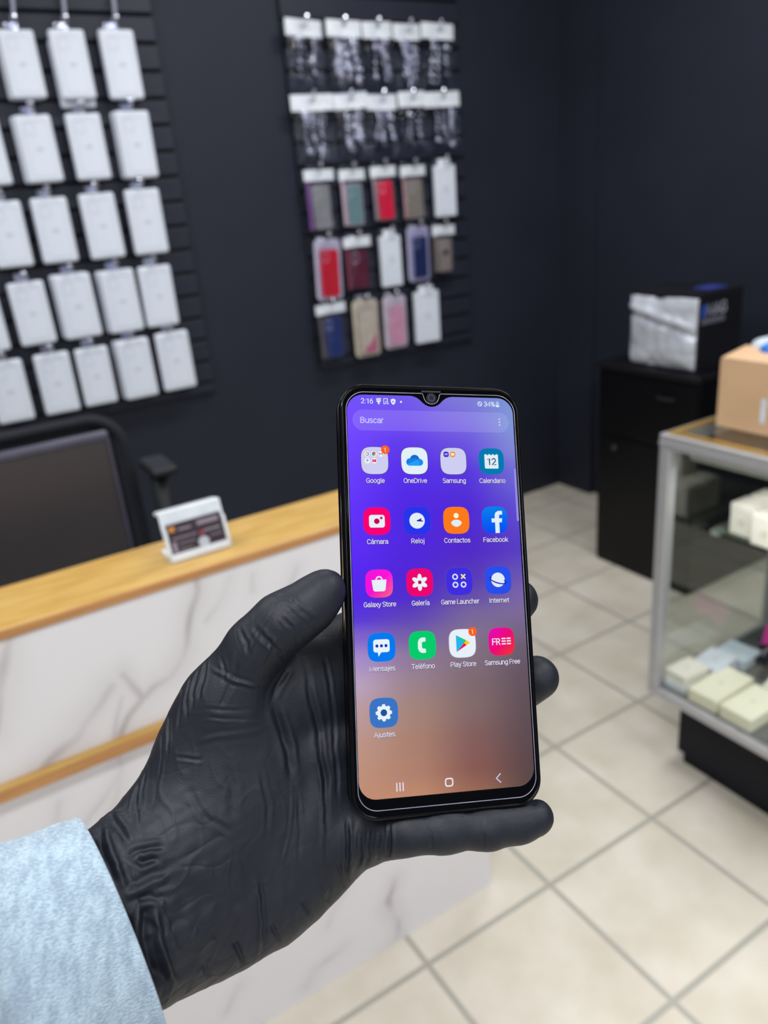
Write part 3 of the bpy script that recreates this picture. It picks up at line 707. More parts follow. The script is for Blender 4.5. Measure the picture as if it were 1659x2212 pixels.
CASE_ROWS = [
    ('upper', 1.562, [('bag', 0.553, 1.465, .119, .215, '50404f', '8a8c8c', 'purple edged grey phone case', '7a4a8e'),
                      ('bag', 0.694, 1.463, .111, .205, 'b8a4ac', '6f8f92', 'teal phone case with a pink border', 'c9b2bd'),
                      ('bag', 0.835, 1.469, .108, .200, '8a6468', 'e0123f', 'bright red phone case', '9b8a90'),
                      ('bag', 0.973, 1.464, .115, .200, 'a08c84', '8a8478', 'taupe phone case with a rosy edge', 'b08c90'),
                      ('box', 1.127, 1.468, .101, .205, None, None, 'plain white phone case box', None)]),
    ('middle', 1.325, [('shell', 0.557, 1.218, .112, .225, 'c9c6d6', 'd8182e', 'red phone case in a pale shell pack', 'd86a80'),
                       ('bag', 0.690, 1.226, .115, .200, '4a2434', '5c1a34', 'dark wine red phone case', '84304a'),
                       ('box', 0.842, 1.225, .097, .205, None, None, 'plain white phone case box', None),
                       ('shell', 0.98, 1.232, .106, .215, 'b9b6d0', '23305c', 'navy phone case in a lilac frame', 'a8a6c8'),
                       ('bag', 1.105, 1.236, .106, .190, '6f655e', '8a8078', 'taupe phone case with a black dot', '7a706a')]),
    ('lower', 1.095, [('bag', 0.545, 0.984, .130, .215, '4a4850', '26366e', 'navy phone case in a clear bag', '5a5258'),
                      ('shell', 0.702, 0.974, .116, .225, 'd2c8b0', 'd9cdb2', 'cream phone case with a pink lower corner', 'c8b8a0'),
                      ('shell', 0.842, 0.978, .110, .212, 'd8ccd4', 'ecaabc', 'pastel pink phone case in a clear shell', 'd8ccd4'),
                      ('box', 1.0, 0.982, .120, .222, None, None, 'plain white phone case box', None)]),
]


def phone_case(parent, w, h, zc, c, c_edge, dot=None, name='phone_case', cam_=True, corner=None, y=-0.004):
    fm_ = flat('case_' + c, lin_hex(c), 0.4)
    em_ = flat('case_edge_' + c_edge, lin_hex(c_edge), 0.35)
    o = MB().prism(rrect(-w / 2, zc - h / 2, w / 2, zc + h / 2, 0.012), y, y + 0.009, axis=1).build(name, em_, parent)
    MB().prism(rrect(-w / 2 + 0.004, zc - h / 2 + 0.004, w / 2 - 0.004, zc + h / 2 - 0.004, 0.010), y - 0.0012, y - 0.0002, axis=1).build('case_back', fm_, o)
    if cam_:
        mb = MB()
        outline_ring(mb, rrect(-w / 2 + 0.009, zc + h / 2 - 0.046, -w / 2 + 0.036, zc + h / 2 - 0.010, 0.007), 0.003, y - 0.0016)
        mb.build('camera_cutout', M['frost'], o)
    if dot:
        MB().prism([(0.010 * math.cos(a) + 0.004, zc + 0.012 * math.sin(a) + 0.01) for a in np.linspace(0, 2 * math.pi, 20, False)], y - 0.003, y - 0.0014, axis=1).build('dark_dot', M['blackmatt'], o)
    if corner:
        MB().prism([(w / 2 - 0.006, zc - h / 2 + 0.012), (w / 2 - 0.006, zc - 0.01), (w / 2 - 0.03, zc - 0.045), (-w / 2 + 0.022, zc - h / 2 + 0.02), (-w / 2 + 0.02, zc - h / 2 + 0.006), (w / 2 - 0.014, zc - h / 2 + 0.006)], y - 0.0024, y - 0.0013, axis=1).build('pink_corner_patch', flat('pink_patch', (206, 110, 140)), o)
    return o


def lin_hex(s):
    return tuple(int(s[i:i + 2], 16) for i in (0, 2, 4))


for rn, hz, its in CASE_ROWS:
    for ci, (kind, bx, bz, w, h, edge, col, desc, side) in enumerate(its):
        yf = 1.785
        x, z = toward(bx, bz, yf)
        top = h / 2
        pos = NL[ci] if len(its) == 5 else ['leftmost', 'second from left', 'second from right', 'rightmost'][ci]
        rot = (0, random.uniform(-0.02, 0.02), random.uniform(-0.05, 0.05))
        if (rn, ci) == ('middle', 0):
            rot = (0, 0.05, 0)
        place_hook(x, z + top + 0.002, 'chrome hook above the %s phone case, %s row' % (pos, rn), 'chrome hooks of the phone cases')
        if kind == 'box':
            t = thing('phone_case_box', '%s, %s, %s case row' % (desc, pos, rn), 'box', (x, yf - 0.005, z), rot, 'plain white boxes among the cases')
            MB().box((-w / 2, 0, -h / 2), (w / 2, 0.022, h / 2 - 0.012), 0.006, seg=3).build('carton', M['whitebox'], t)
            MB().prism(rrect(-w * 0.3, h / 2 - 0.012, w * 0.3, h / 2 + 0.012, 0.006), 0.009, 0.0105, axis=1).build('hang_tab', M['card'], t)
            mb = MB()
            outline_ring(mb, [(0.013 * math.cos(a), 0.013 * math.sin(a)) for a in np.linspace(0, 2 * math.pi, 24, False)], 0.004, -0.0005)
            outline_ring(mb, rrect(-w * 0.36, -h * 0.42, w * 0.36, h * 0.36, 0.008), 0.0014, -0.0005)
            mb.build('printed_outline', M['print'], t)
        elif kind == 'bag':
            t = thing('bagged_phone_case', '%s, %s, %s case row' % (desc, pos, rn), 'phone case', (x, yf, z), rot, 'phone cases hanging in clear bags')
            header(t, w * 1.03, 0.036, top)
            pouch(t, w, top - 0.03, -top, int(bx * 1000), 0.014)
            phone_case(t, w * 0.66, h - 0.055, -0.02, col, edge, dot=(desc.endswith('dot')))
            MB().box((-w * 0.46, -0.001, -top + 0.01), (-w * 0.34, 0.002, top - 0.036), 0.001).build('side_panel', flat('bag_side_' + side, lin_hex(side)), t)
        else:
            t = thing('packed_phone_case', '%s, %s, %s case row' % (desc, pos, rn), 'phone case', (x, yf, z), rot, 'phone cases in moulded shell packs')
            MB().prism(rrect(-w / 2, -top, w / 2, top, 0.02), 0.006, 0.010, axis=1).build('backing_card', flat('pack_card_' + edge, lin_hex(edge)), t)
            MB().prism(rrect(-w / 2, -top, w / 2, top, 0.02), -0.009, -0.008, axis=1).build('clear_shell', M['bag'], t)
            phone_case(t, w * 0.72, h * 0.78, -0.012, col, side, corner=('pink lower' in desc), y=-0.005)

# ---------------------------------------------------------------- reception counter
XE = -0.104
counter = thing('reception_counter', 'long reception counter with white marble front and pale wooden ledge', 'counter', (XE, 0.08, 0))
MB().box((-2.6, 0.012, 0), (0, 0.13, 0.955)).build('body', M['pale'], counter)
# marble cladding: a fine grid so that the veins have a shape of their own
nx, nz_ = 330, 300
X = np.linspace(-1.15, 0, nx)
Z = np.linspace(0.0, 0.955, nz_)
gx, gz = np.meshgrid(X, Z)
px, pz = gx.ravel() + XE, gz.ravel()
rng = np.random.RandomState(3)


def fnoise(x, y, f, seed):
    r = np.random.RandomState(seed)
    o = np.zeros_like(x)
    for _ in range(14):
        a, ph = r.uniform(0, 6.28), r.uniform(0, 6.28)
        k = f * r.uniform(0.5, 1.8)
        o += np.sin(k * (x * np.cos(a) + y * np.sin(a)) + ph)
    return o / 5.0


wx = px + 0.006 * fnoise(px, pz, 45, 1)
wz = pz + 0.006 * fnoise(px, pz, 45, 2)
dark = np.zeros_like(px)
for wv, av, pl in MARBLE_VEINS:
    wm = wv * 0.00085
    best = np.full_like(px, 9.0)
    for (ax_, az_), (bx_, bz_) in zip(pl[:-1], pl[1:]):
        ex, ez = bx_ - ax_, bz_ - az_
        tt = np.clip(((wx - ax_) * ex + (wz - az_) * ez) / (ex * ex + ez * ez + 1e-9), 0, 1)
        best = np.minimum(best, np.hypot(wx - ax_ - tt * ex, wz - az_ - tt * ez))
    dark = np.maximum(dark, av * np.exp(-(best / wm) ** 2) * (0.75 + 0.35 * fnoise(px, pz, 60, 7)))
    dark = np.maximum(dark, av * 0.28 * np.exp(-(best / (wm * 3.5)) ** 2))
dark = np.clip(dark, 0, 1)
mot = np.clip(0.5 + 0.5 * fnoise(px, pz, 9, 11), 0, 1) * 0.05
base = np.array(lin((227, 224, 227)))
vein = np.array(lin((120, 104, 104)))
colr = base[None] * (1 - mot[:, None]) * (1 - dark[:, None]) + vein[None] * dark[:, None]
mb = MB()
faces = []
for j in range(nz_ - 1):
    for i in range(nx - 1):
        a = j * nx + i
        faces.append((a, a + 1, a + nx + 1, a + nx))
mb.add([(x_, 0.0, z_) for x_, z_ in zip(gx.ravel(), gz.ravel())], faces, col=[tuple(c) for c in colr])
o = len(mb.v)
# edges and return of the slab, and the long plain run further left
bc = tuple(base)
mb.add([(0, 0, 0), (0, 0.012, 0), (0, 0.012, 0.955), (0, 0, 0.955)], [(0, 1, 2, 3)], col=bc)
mb.add([(-2.6, 0, 0), (-1.15, 0, 0), (-1.15, 0, 0.955), (-2.6, 0, 0.955)], [(0, 1, 2, 3)], col=bc)
mb.add([(-2.6, 0.012, 0), (0, 0.012, 0), (0, 0.012, 0.955), (-2.6, 0.012, 0.955)], [(0, 3, 2, 1)], col=bc)
mm = bpy.data.materials.new('white_marble')
mm.use_nodes = True
b = mm.node_tree.nodes['Principled BSDF']
at = mm.node_tree.nodes.new('ShaderNodeAttribute')
at.attribute_name = 'Col'
mm.node_tree.links.new(at.outputs['Color'], b.inputs['Base Color'])
b.inputs['Roughness'].default_value = 0.3
b.inputs['Specular IOR Level'].default_value = 0.3
mb.build('marble_front', mm, counter, smooth=False)
MB().box((-2.6, 0.001, 0.958), (0.012, 0.146, 0.9675), 0.002).build('ledge', M['wood'], counter)
MB().box((-2.6, -0.004, 0.954), (0.014, 0.001, 0.9672), 0.001).build('ledge_edge', M['woode'], counter)
MB().box((-2.6, -0.016, 0.722), (0.0, 0.0, 0.7415), 0.002).build('wooden_rail', M['wood'], counter)
MB().box((-2.6, -0.0185, 0.7215), (0.0, -0.016, 0.7385), 0.001).build('rail_edge', M['woode'], counter)
desk = thing('desk', 'black desk top running behind the marble counter front', 'desk', (XE, 0.08, 0))
MB().box((-2.6, 0.135, 0.70), (0.0, 0.62, 0.725), 0.002).build('desk_top', M['blackmatt'], desk)
MB().box((-0.02, 0.135, 0), (0.0, 0.60, 0.70)).build('side_panel', M['blackmatt'], desk)
MB().box((-2.6, 0.135, 0.0), (-2.58, 0.60, 0.70)).build('side_panel', M['blackmatt'], desk)

# card holder on the ledge
ch = thing('card_holder', 'white acrylic card holder with dark business cards on the wooden ledge', 'card holder', (-0.6, 0.128, 0.9675), (0, 0, 0))
lean = Matrix.Rotation(math.radians(-14), 4, 'X')
wh = flat('white_acrylic', (232, 238, 246), 0.25)
mb = MB()
mb.box((-0.0495, 0.0, 0.0), (0.0495, 0.004, 0.078), 0.0018, mtx=lean)
mb.box((-0.0495, -0.006, 0.0), (0.0495, 0.0, 0.012), 0.0015, mtx=lean)
mb.box((-0.0495, -0.006, 0.0), (-0.044, 0.0, 0.052), 0.0012, mtx=lean)
mb.box((0.044, -0.006, 0.0), (0.0495, 0.0, 0.052), 0.0012, mtx=lean)
mb.box((-0.048, 0.0, 0.0), (0.048, 0.052, 0.004), 0.0015)
mb.build('stand', wh, ch)
MB().box((-0.0495, 0.0, 0.072), (0.0495, 0.030, 0.079), 0.003, mtx=lean).build('back_shelf', wh, ch)
dk = flat('dark_card', (52, 40, 48), 0.4)
cards = thing('business_cards', 'dark printed business cards standing in the white holder', 'business card', (-0.6, 0.128, 0.9675))
cb = MB().box((-0.0435, -0.0045, 0.010), (0.0435, -0.0003, 0.058), 0.0004, mtx=lean).build('card_stack', dk, cards)
gp = flat('grey_card_print', (150, 138, 156), 0.4)
mb = MB()
for (x0, z0, x1, z1) in ((-0.026, .046, -0.006, .049), (0.004, .046, .038, .053), (-.038, .034, .0, .036), (.012, .034, .038, .037), (-.03, .025, -.004, .0265), (.02, .025, .04, .0265), (-.03, .016, -.01, .0175), (-.04, .014, -.034, .03)):
    mb.box((x0, -0.0050, z0), (x1, -0.00455, z1), mtx=lean)
mb.build('grey_text_lines', gp, cards)
MB().box((-0.041, -0.0052, 0.046), (-0.031, -0.0046, 0.054), 0.0003, mtx=lean).build('orange_emblem', flat('orange_print', (206, 140, 60)), cards)
MB().box((0.004, -0.0052, 0.030), (0.012, -0.0046, 0.037), 0.0003, mtx=lean).build('red_mark', flat('red_print', (150, 60, 78)), cards)
mb = MB()
mb.prism([(0.008 + 0.0085 * math.cos(a), 0.019 + 0.0085 * math.sin(a)) for a in np.linspace(0, 2 * math.pi, 24, False)], -0.0056, -0.0046, axis=1, mtx=lean)
mb.build('round_white_seal', flat('seal_white', (196, 204, 218)), cards)

# ---------------------------------------------------------------- monitor on the desk
mon = thing('monitor', 'large dark flat monitor standing on the desk behind the counter ledge', 'monitor', (-0.96, 0.42, 0.725))
mz0, mz1 = 0.865 - 0.725, 1.113 - 0.725
MB().box((-0.315, 0, mz0 - 0.09), (0.315, 0.022, mz1), 0.006).build('back_cover', M['monitor'], mon)
mb = MB()
mb.box((-0.318, -0.003, mz1 - 0.010), (0.318, 0.024, mz1 + 0.003), 0.003)
mb.box((0.311, -0.003, mz0 - 0.09), (0.318, 0.024, mz1), 0.003)
mb.box((-0.318, -0.003, mz0 - 0.09), (-0.311, 0.024, mz1), 0.003)
mb.build('rim', M['rim'], mon)
mb = MB()
mb.box((-0.04, 0.0225, 0.01), (0.04, 0.04, 0.25), 0.004)
mb.box((-0.13, -0.05, 0.0), (0.13, 0.14, 0.012), 0.004)
mb.build('stand', M['blackmatt'], mon)

# ---------------------------------------------------------------- office chair
chair = thing('office_chair', 'black mesh office chair with armrests behind the counter desk', 'chair', (-0.74, 0.86, -0.0))
path = []
for p in rrect(-0.25, 0.58, 0.215, 1.035, 0.07, 6):
    path.append((p[0], 0.03 + 0.12 * (p[1] - 0.6) ** 2 - 0.10 * (abs(p[0]) / 0.25) ** 2 * 0.3, p[1]))
MB().tube(path, 0.014, 10, closed=True).build('back_frame', M['mesh'], chair, smooth=True)
mb = MB()
vs, fs = [], []
for j in range(13):
    for i in range(13):
        x_ = -0.235 + 0.435 * i / 12
        z_ = 0.595 + 0.425 * j / 12
        vs.append((x_, 0.03 + 0.12 * (z_ - 0.6) ** 2 - 0.03 * (x_ / 0.25) ** 2 + 0.02, z_))
        vs.append((vs[-1][0], vs[-1][1] + 0.004, z_))
for j in range(12):
    for i in range(12):
        a = 2 * (j * 13 + i)
        fs += [(a, a + 2, a + 28, a + 26), (a + 1, a + 27, a + 29, a + 3)]
mb.add(vs, fs)
mb.build('mesh_backrest', M['mesh'], chair, smooth=True)
MB().box((-0.25, -0.42, 0.44), (0.25, 0.05, 0.52), 0.03, seg=3).build('seat', M['mesh'], chair)
for s_ in (-1, 1):
    ax_ = 0.262 if s_ > 0 else -0.29
    arm = MB().box((ax_ - 0.032, -0.13, 0.908), (ax_ + 0.032, 0.0, 0.932), 0.012, seg=3).build('armrest', M['plastic'], chair)
    MB().tube([(ax_, -0.06, 0.91), (ax_, -0.06, 0.66), (ax_ - 0.005 * s_, -0.08, 0.50), (ax_ - 0.08 * s_, -0.1, 0.435)], [0.022, 0.02, 0.018, 0.016], 10).build('armrest_post', M['plastic'], arm, smooth=True)
MB().tube([(0, -0.18, 0.08), (0, -0.18, 0.45)], 0.028, 12).build('gas_column', M['plastic'], chair)
mb = MB()
for k in range(5):
    a = k * 2 * math.pi / 5
    mb.tube([(0, -0.18, 0.10), (0.28 * math.cos(a), -0.18 + 0.28 * math.sin(a), 0.065)], [0.025, 0.014], 8)
mb.build('star_base', M['plastic'], chair)
for k in range(5):
    a = k * 2 * math.pi / 5
    MB().ball((0.28 * math.cos(a), -0.18 + 0.28 * math.sin(a), 0.028), 0.028, seg=12).build('caster', M['plastic'], chair, smooth=True)
MB().tube([(-0.01, -0.06, 0.44), (-0.01, 0.06, 0.46), (-0.01, 0.075, 0.62)], 0.02, 8).build('back_bracket', M['plastic'], chair)

# ---------------------------------------------------------------- black cabinet by the right wall
cab = thing('low_cabinet', 'glossy black low cabinet standing against the right wall', 'cabinet', (1.29, 0.883, 0))
MB().box((0.008, -0.222, 0.0), (0.50, 0.224, 0.795), 0.003).build('body', M['blackgloss'], cab)
dr = MB().box((0.0, -0.216, 0.55), (0.008, 0.218, 0.785), 0.002).build('drawer', M['blackgloss'], cab)
MB().tube([(-0.004, -0.13, 0.73), (-0.014, -0.13, 0.73), (-0.016, -0.075, 0.728), (-0.004, -0.06, 0.73)], 0.005, 8).build('handle', M['plastic'], dr)
dr = MB().box((0.0, -0.216, 0.03), (0.008, 0.218, 0.54), 0.002).build('door', M['blackgloss'], cab)
MB().ball((-0.006, 0.13, 0.50), 0.014, seg=12).build('knob', M['plastic'], dr, smooth=True)
MB().box((-0.008, -0.23, 0.797), (0.505, 0.232, 0.82), 0.006).build('top', mat('black_top_board', (14, 14, 20), 0.4, spec=0.3, c2=(18, 18, 24), nscale=12), cab)

box = thing('shipping_box', 'black box with silver foil front sitting on the low cabinet', 'box', (1.315, 0.705, 0.82))
MB().box((0.012, 0.0, 0.0), (0.235, 0.285, 0.262), 0.004).build('carton', M['blackmatt'], box)
mb = MB()
vs, fs = [], []
N = 26
for j in range(N + 1):
    for i in range(N + 1):
        u, v = i / N, j / N
        e = min(u, 1 - u, v, 1 - v)
        fold = 0.012 * math.exp(-((v - 0.72 + 0.25 * (0.5 - u)) / 0.05) ** 2) * (1 if u > 0.2 else u * 5) - 0.012 * math.exp(-((v - 0.62 + 0.25 * (0.5 - u)) / 0.03) ** 2)
        fold += 0.008 * math.sin(7 * u + 4 * v) * math.sin(3 * v + 5 * u * u) - 0.003 * math.exp(-((v - 0.23) / 0.02) ** 2) * (u < 0.35)
        wob = 0.006 * math.sin(9 * v) * (1 if u > 0.9 else 0) + 0.004 * math.sin(8 * u) * (1 if v > 0.95 else 0)
        vs.append((0.006 - fold - 0.010 * min(1, e * 8), 0.006 + 0.276 * u + wob * 0.6, 0.008 + 0.236 * v + 0.4 * wob))
for j in range(N):
    for i in range(N):
        a = j * (N + 1) + i
        fs.append((a, a + N + 1, a + N + 2, a + 1))
k0 = len(vs)
rim_i = [i for i in range(N + 1)] + [j * (N + 1) + N for j in range(1, N + 1)] + [N * (N + 1) + i for i in range(N - 1, -1, -1)] + [j * (N + 1) for j in range(N - 1, 0, -1)]
for i in rim_i:
    vs.append((0.0118, vs[i][1], vs[i][2]))
for q in range(len(rim_i)):
    q2 = (q + 1) % len(rim_i)
    fs.append((rim_i[q], rim_i[q2], k0 + q2, k0 + q))
mb.add(vs, fs)
mb.build('foil_front', M['foil'], box, smooth=True)


def arc(cx, cy, rx, ry, a0, a1, n=10):
    return [(cx + rx * math.cos(math.radians(a0 + (a1 - a0) * k / n)), cy + ry * math.sin(math.radians(a0 + (a1 - a0) * k / n))) for k in range(n + 1)]


def ell(cx, cy, rx, ry):
    return arc(cx, cy, rx, ry, 0, 360, 20)


_a = [arc(.25, .36, .18, .17, 155, 0, 8) + [(.43, 0)], [(.43, .30), (.25, .30)] + arc(.22, .155, .16, .145, 90, 270, 8) + [(.30, .02), (.43, .12)]]
_e = [[(.07, .28), (.46, .28)] + arc(.265, .265, .2, .265, 3, 322, 14)]
_n = [[(.08, .53), (.08, 0)], [(.08, .33)] + arc(.275, .33, .195, .20, 170, 0, 8) + [(.47, 0)]]
GLYPHS = {
    'B': (.62, [[(.08, 0), (.08, .71), (.28, .71)] + arc(.28, .54, .2, .17, 90, -90) + [(.08, .37)], [(.28, .37)] + arc(.30, .185, .22, .185, 90, -90) + [(.08, 0)]]),
    'u': (.55, [[(.08, .53), (.08, .2)] + arc(.26, .2, .18, .2, 180, 350), [(.47, .53), (.47, 0)]]),
    's': (.50, [arc(.245, .40, .17, .13, 25, 250) + arc(.25, .135, .185, .135, 80, -155)]),
    'c': (.50, [arc(.27, .265, .2, .265, 45, 315, 14)]),
    'r': (.34, [[(.08, .53), (.08, 0)], [(.08, .33)] + arc(.26, .33, .18, .19, 170, 82, 6)]),
    'G': (.68, [arc(.35, .355, .27, .355, 42, 320, 16) + [(.60, .12), (.60, .33), (.37, .33)]]),
    'o': (.56, [ell(.28, .265, .21, .265)]),
    'g': (.56, [ell(.27, .275, .2, .255), [(.47, .53), (.47, -.03)] + arc(.28, -.03, .19, .16, 0, -150)]),
    'l': (.24, [[(.12, 0), (.12, .75)]]),
    'e': (.53, _e), 'n': (.55, _n), 'a': (.52, _a),
    'O': (.69, [ell(.345, .355, .28, .355)]),
    'D': (.66, [[(.08, 0), (.08, .71), (.25, .71)] + arc(.25, .355, .34, .355, 90, -90) + [(.08, 0)]]),
    'i': (.24, [[(.12, 0), (.12, .53)], [(.12, .69), (.12, .70)]]),
    'v': (.50, [[(.04, .53), (.25, .0), (.46, .53)]]),
    'S': (.59, [arc(.29, .53, .21, .18, 25, 255) + arc(.30, .18, .23, .18, 85, -155)]),
    'm': (.87, [[(.08, .53), (.08, 0)], [(.08, .33)] + arc(.26, .33, .18, .20, 170, 0, 8) + [(.44, 0)], [(.44, .33)] + arc(.62, .33, .18, .20, 170, 0, 8) + [(.80, 0)]]),
    'C': (.65, [arc(.34, .355, .27, .355, 38, 322, 16)]),
    'd': (.56, [ell(.27, .265, .2, .265), [(.47, .75), (.47, 0)]]),
    '\u00e1': (.52, _a + [[(.22, .64), (.32, .77)]]),
    'R': (.62, [[(.08, 0), (.08, .71), (.28, .71)] + arc(.28, .52, .22, .19, 90, -90) + [(.08, .33)], [(.30, .33), (.53, 0)]]),
    'j': (.24, [[(.13, .53), (.13, -.08)] + arc(.02, -.08, .11, .12, 0, -80), [(.13, .69), (.13, .70)]]),
    't': (.33, [[(.15, .66), (.15, .12)] + arc(.26, .12, .11, .12, 180, 280), [(.02, .52), (.29, .52)]]),
    'F': (.55, [[(.08, 0), (.08, .71), (.50, .71)], [(.08, .37), (.44, .37)]]),
    'b': (.56, [ell(.29, .265, .2, .265), [(.09, .75), (.09, 0)]]),
    'k': (.51, [[(.08, 0), (.08, .75)], [(.42, .53), (.10, .2)], [(.2, .29), (.46, 0)]]),
    'x': (.50, [[(.04, .53), (.46, 0)], [(.46, .53), (.04, 0)]]),
    'y': (.48, [[(.03, .53), (.25, .02)], [(.46, .53), (.22, -.10), (.14, -.19), (.04, -.19)]]),
    '\u00ed': (.26, [[(.12, 0), (.12, .53)], [(.12, .64), (.22, .77)]]),
    'L': (.54, [[(.08, .71), (.08, 0), (.50, 0)]]),
    'h': (.55, [[(.08, .75), (.08, 0)], [(.08, .33)] + arc(.275, .33, .195, .20, 170, 0, 8) + [(.47, 0)]]),
    'I': (.27, [[(.135, 0), (.135, .71)]]),
    'M': (.87, [[(.08, 0), (.08, .71), (.435, .06), (.79, .71), (.79, 0)]]),
    '\u00e9': (.53, _e + [[(.22, .64), (.32, .77)]]),
    'f': (.35, [[(.14, 0), (.14, .58)] + arc(.27, .58, .13, .17, 180, 80, 6), [(.02, .52), (.3, .52)]]),
    'A': (.65, [[(.03, 0), (.325, .71), (.62, 0)], [(.12, .24), (.53, .24)]]),
    'P': (.62, [[(.08, 0), (.08, .71), (.30, .71)] + arc(.30, .50, .23, .21, 90, -90) + [(.08, .29)]]),
    'T': (.60, [[(.30, 0), (.30, .71)], [(.03, .71), (.57, .71)]]),
    '1': (.56, [[(.12, .60), (.34, .70), (.34, 0)]]),
    '2': (.56, [arc(.28, .50, .2, .21, 165, -30) + [(.08, 0), (.50, 0)]]),
    '3': (.56, [arc(.27, .53, .19, .18, 150, -85) + [(.22, .37)], [(.22, .37)] + arc(.27, .185, .21, .185, 85, -155)]),
    '4': (.56, [[(.40, 0), (.40, .71), (.05, .2), (.52, .2)]]),
    '6': (.56, [ell(.29, .225, .2, .225), [(.09, .225)] + arc(.46, .225, .37, .48, 178, 98, 8)]),
    ':': (.24, [[(.12, .07), (.12, .08)], [(.12, .46), (.12, .47)]]),
    '%': (.74, [ell(.19, .56, .13, .15), ell(.55, .15, .13, .15), [(.54, .68), (.20, .03)]]),
    ' ': (.25, []),
}


def text_mesh(body, size, width=None, align='CENTER', bold=0.0):
    """monoline lettering as flat strokes in its own plane: (vertices, faces)"""
    hw = 0.047 + bold
    adv = sum(GLYPHS[c][0] for c in body)
    sx = (width / size / (adv - 0.1)) if width else 1.0
    off = {'CENTER': adv / 2, 'LEFT': 0.05, 'RIGHT': adv - 0.05}[align] * sx
    vs, fs = [], []
    x0 = 0.0
    for ch_ in body:
        a_, strokes = GLYPHS[ch_]
        for st in strokes:
            q = [((x0 + x) * sx - off, y) for x, y in st]
            L_, R2 = [], []
            for i, p in enumerate(q):
                a, b_ = q[max(i - 1, 0)], q[min(i + 1, len(q) - 1)]
                d = Vector((b_[0] - a[0], b_[1] - a[1]))
                d = d.normalized() if d.length > 1e-9 else Vector((0, 1))
                # mitred offset
                k = 1.0
                if 0 < i < len(q) - 1:
                    d1 = Vector((p[0] - a[0], p[1] - a[1])).normalized()
                    k = min(1 / max(abs(d1.dot(d)), 0.55), 1.5)
                nx_, ny_ = -d.y * hw * k, d.x * hw * k
                e = 0.0
                if i == 0:
                    e = -hw * 0.8
                if i == len(q) - 1:
                    e = hw * 0.8
                L_.append((p[0] + nx_ + d.x * e, p[1] + ny_ + d.y * e))
                R2.append((p[0] - nx_ + d.x * e, p[1] - ny_ + d.y * e))
            o_ = len(vs)
            n_ = len(q)
            vs += L_ + R2
            fs += [(o_ + i, o_ + n_ + i, o_ + n_ + i + 1, o_ + i + 1) for i in range(n_ - 1)]
        x0 += a_
    return [(x * size, y * size) for x, y in vs], fs


# logo on the side of the black box
def side_text(word, size, width, cx, cz, y, m_, parent, name):
    vs, fs = text_mesh(word, size, width)
    MB().add([(cx + x, y, cz + z) for x, z in vs], fs).build(name, m_, parent, fix=False)


MB().prism([(0.020, 0.185), (0.036, 0.185), (0.044, 0.222), (0.028, 0.222)], -0.0012, -0.0003, axis=1).build('blue_logo_bar', flat('blue_print', (50, 100, 215)), box)
side_text('MAG', 0.05, 0.095, 0.098, 0.188, -0.0008, flat('grey_logo_print', (205, 208, 222)), box, 'logo_lettering')
mb = MB()
for k in range(9):
    mb.box((0.022 + k * 0.0135, -0.001, 0.160), (0.0325 + k * 0.0135, -0.0003, 0.178))
mb.build('small_print_line', flat('dim_print', (120, 120, 136)), box)
MB().box((0.10, 0.03, 0.2625), (0.19, 0.10, 0.2655), 0.001).build('blue_label', flat('blue_label', (58, 72, 160)), box)

# ---------------------------------------------------------------- glass display case
XC, YC = 0.49, 0.16                                 # front left corner
case = thing('display_case', 'glass display case with aluminium frame on a black plinth', 'display case', (XC, YC, 0))
CL, CD, Z0, Z1 = 1.5, 0.50, 0.215, 0.913
MB().box((0.06, -CL + 0.06, 0.035), (CD - 0.06, -0.060, 0.2145)).build('plinth', M['blackmatt'], case)
MB().box((0.068, -CL + 0.07, 0.0), (CD - 0.07, -0.074, 0.035)).build('plinth_base', M['blackmatt'], case)
mb = MB()
mb.box((0, -CL, Z0), (CD, 0, Z0 + 0.022), 0.002)
mb.build('bottom_frame', M['alu'], case)
MB().box((0.018, -CL + 0.018, Z0 + 0.0225), (CD - 0.018, -0.018, Z0 + 0.0245)).build('deck', mat('dark_deck_lining', (78, 80, 82), 0.5, c2=(84, 86, 88), nscale=20), case)
for px_, py_ in ((0, -0.030), (CD - 0.03, -0.030), (0, -CL), (CD - 0.03, -CL)):
    mb = MB()
    mb.box((px_, py_, Z0 + 0.022), (px_ + 0.03, py_ + 0.03, Z1 - 0.036), 0.004)
    mb.box((px_ - 0.0015 if px_ == 0 else px_, py_ + 0.008, Z0 + 0.022), (px_ + 0.006, py_ + 0.013, Z1 - 0.036), 0.001)
    mb.build('corner_post', M['alu'], case)
mb = MB()
for (a, b_) in (((0, -CL), (0.03, 0)), ((CD - 0.03, -CL), (CD, 0)), ((0.03, -0.03), (CD - 0.03, 0)), ((0.03, -CL), (CD - 0.03, -CL + 0.03))):
    mb.box((a[0], a[1], Z1 - 0.036), (b_[0], b_[1], Z1 - 0.003), 0.002)
mb.box((-0.002, -CL, Z1 - 0.027), (0.002, 0, Z1 - 0.021))
mb.build('top_frame', M['alu'], case)
mb = MB()
for (a, b_) in (((0.012, -CL + 0.012), (0.030, -0.012)), ((CD - 0.03, -CL + 0.012), (CD - 0.012, -0.012)), ((0.03, -0.03), (CD - 0.03, -0.012)), ((0.03, -CL + 0.012), (CD - 0.03, -CL + 0.03))):
    mb.box((a[0], a[1], Z1 - 0.0028), (b_[0], b_[1], Z1 + 0.0008))
mb.build('gold_trim', M['brass'], case)
MB().box((0.031, -CL + 0.031, Z1 - 0.006), (CD - 0.031, -0.031, Z1)).build('top_glass', M['glass'], case)
MB().box((0.012, -CL + 0.03, Z0 + 0.022), (0.016, -0.03, Z1 - 0.036)).build('front_glass', M['glass'], case)
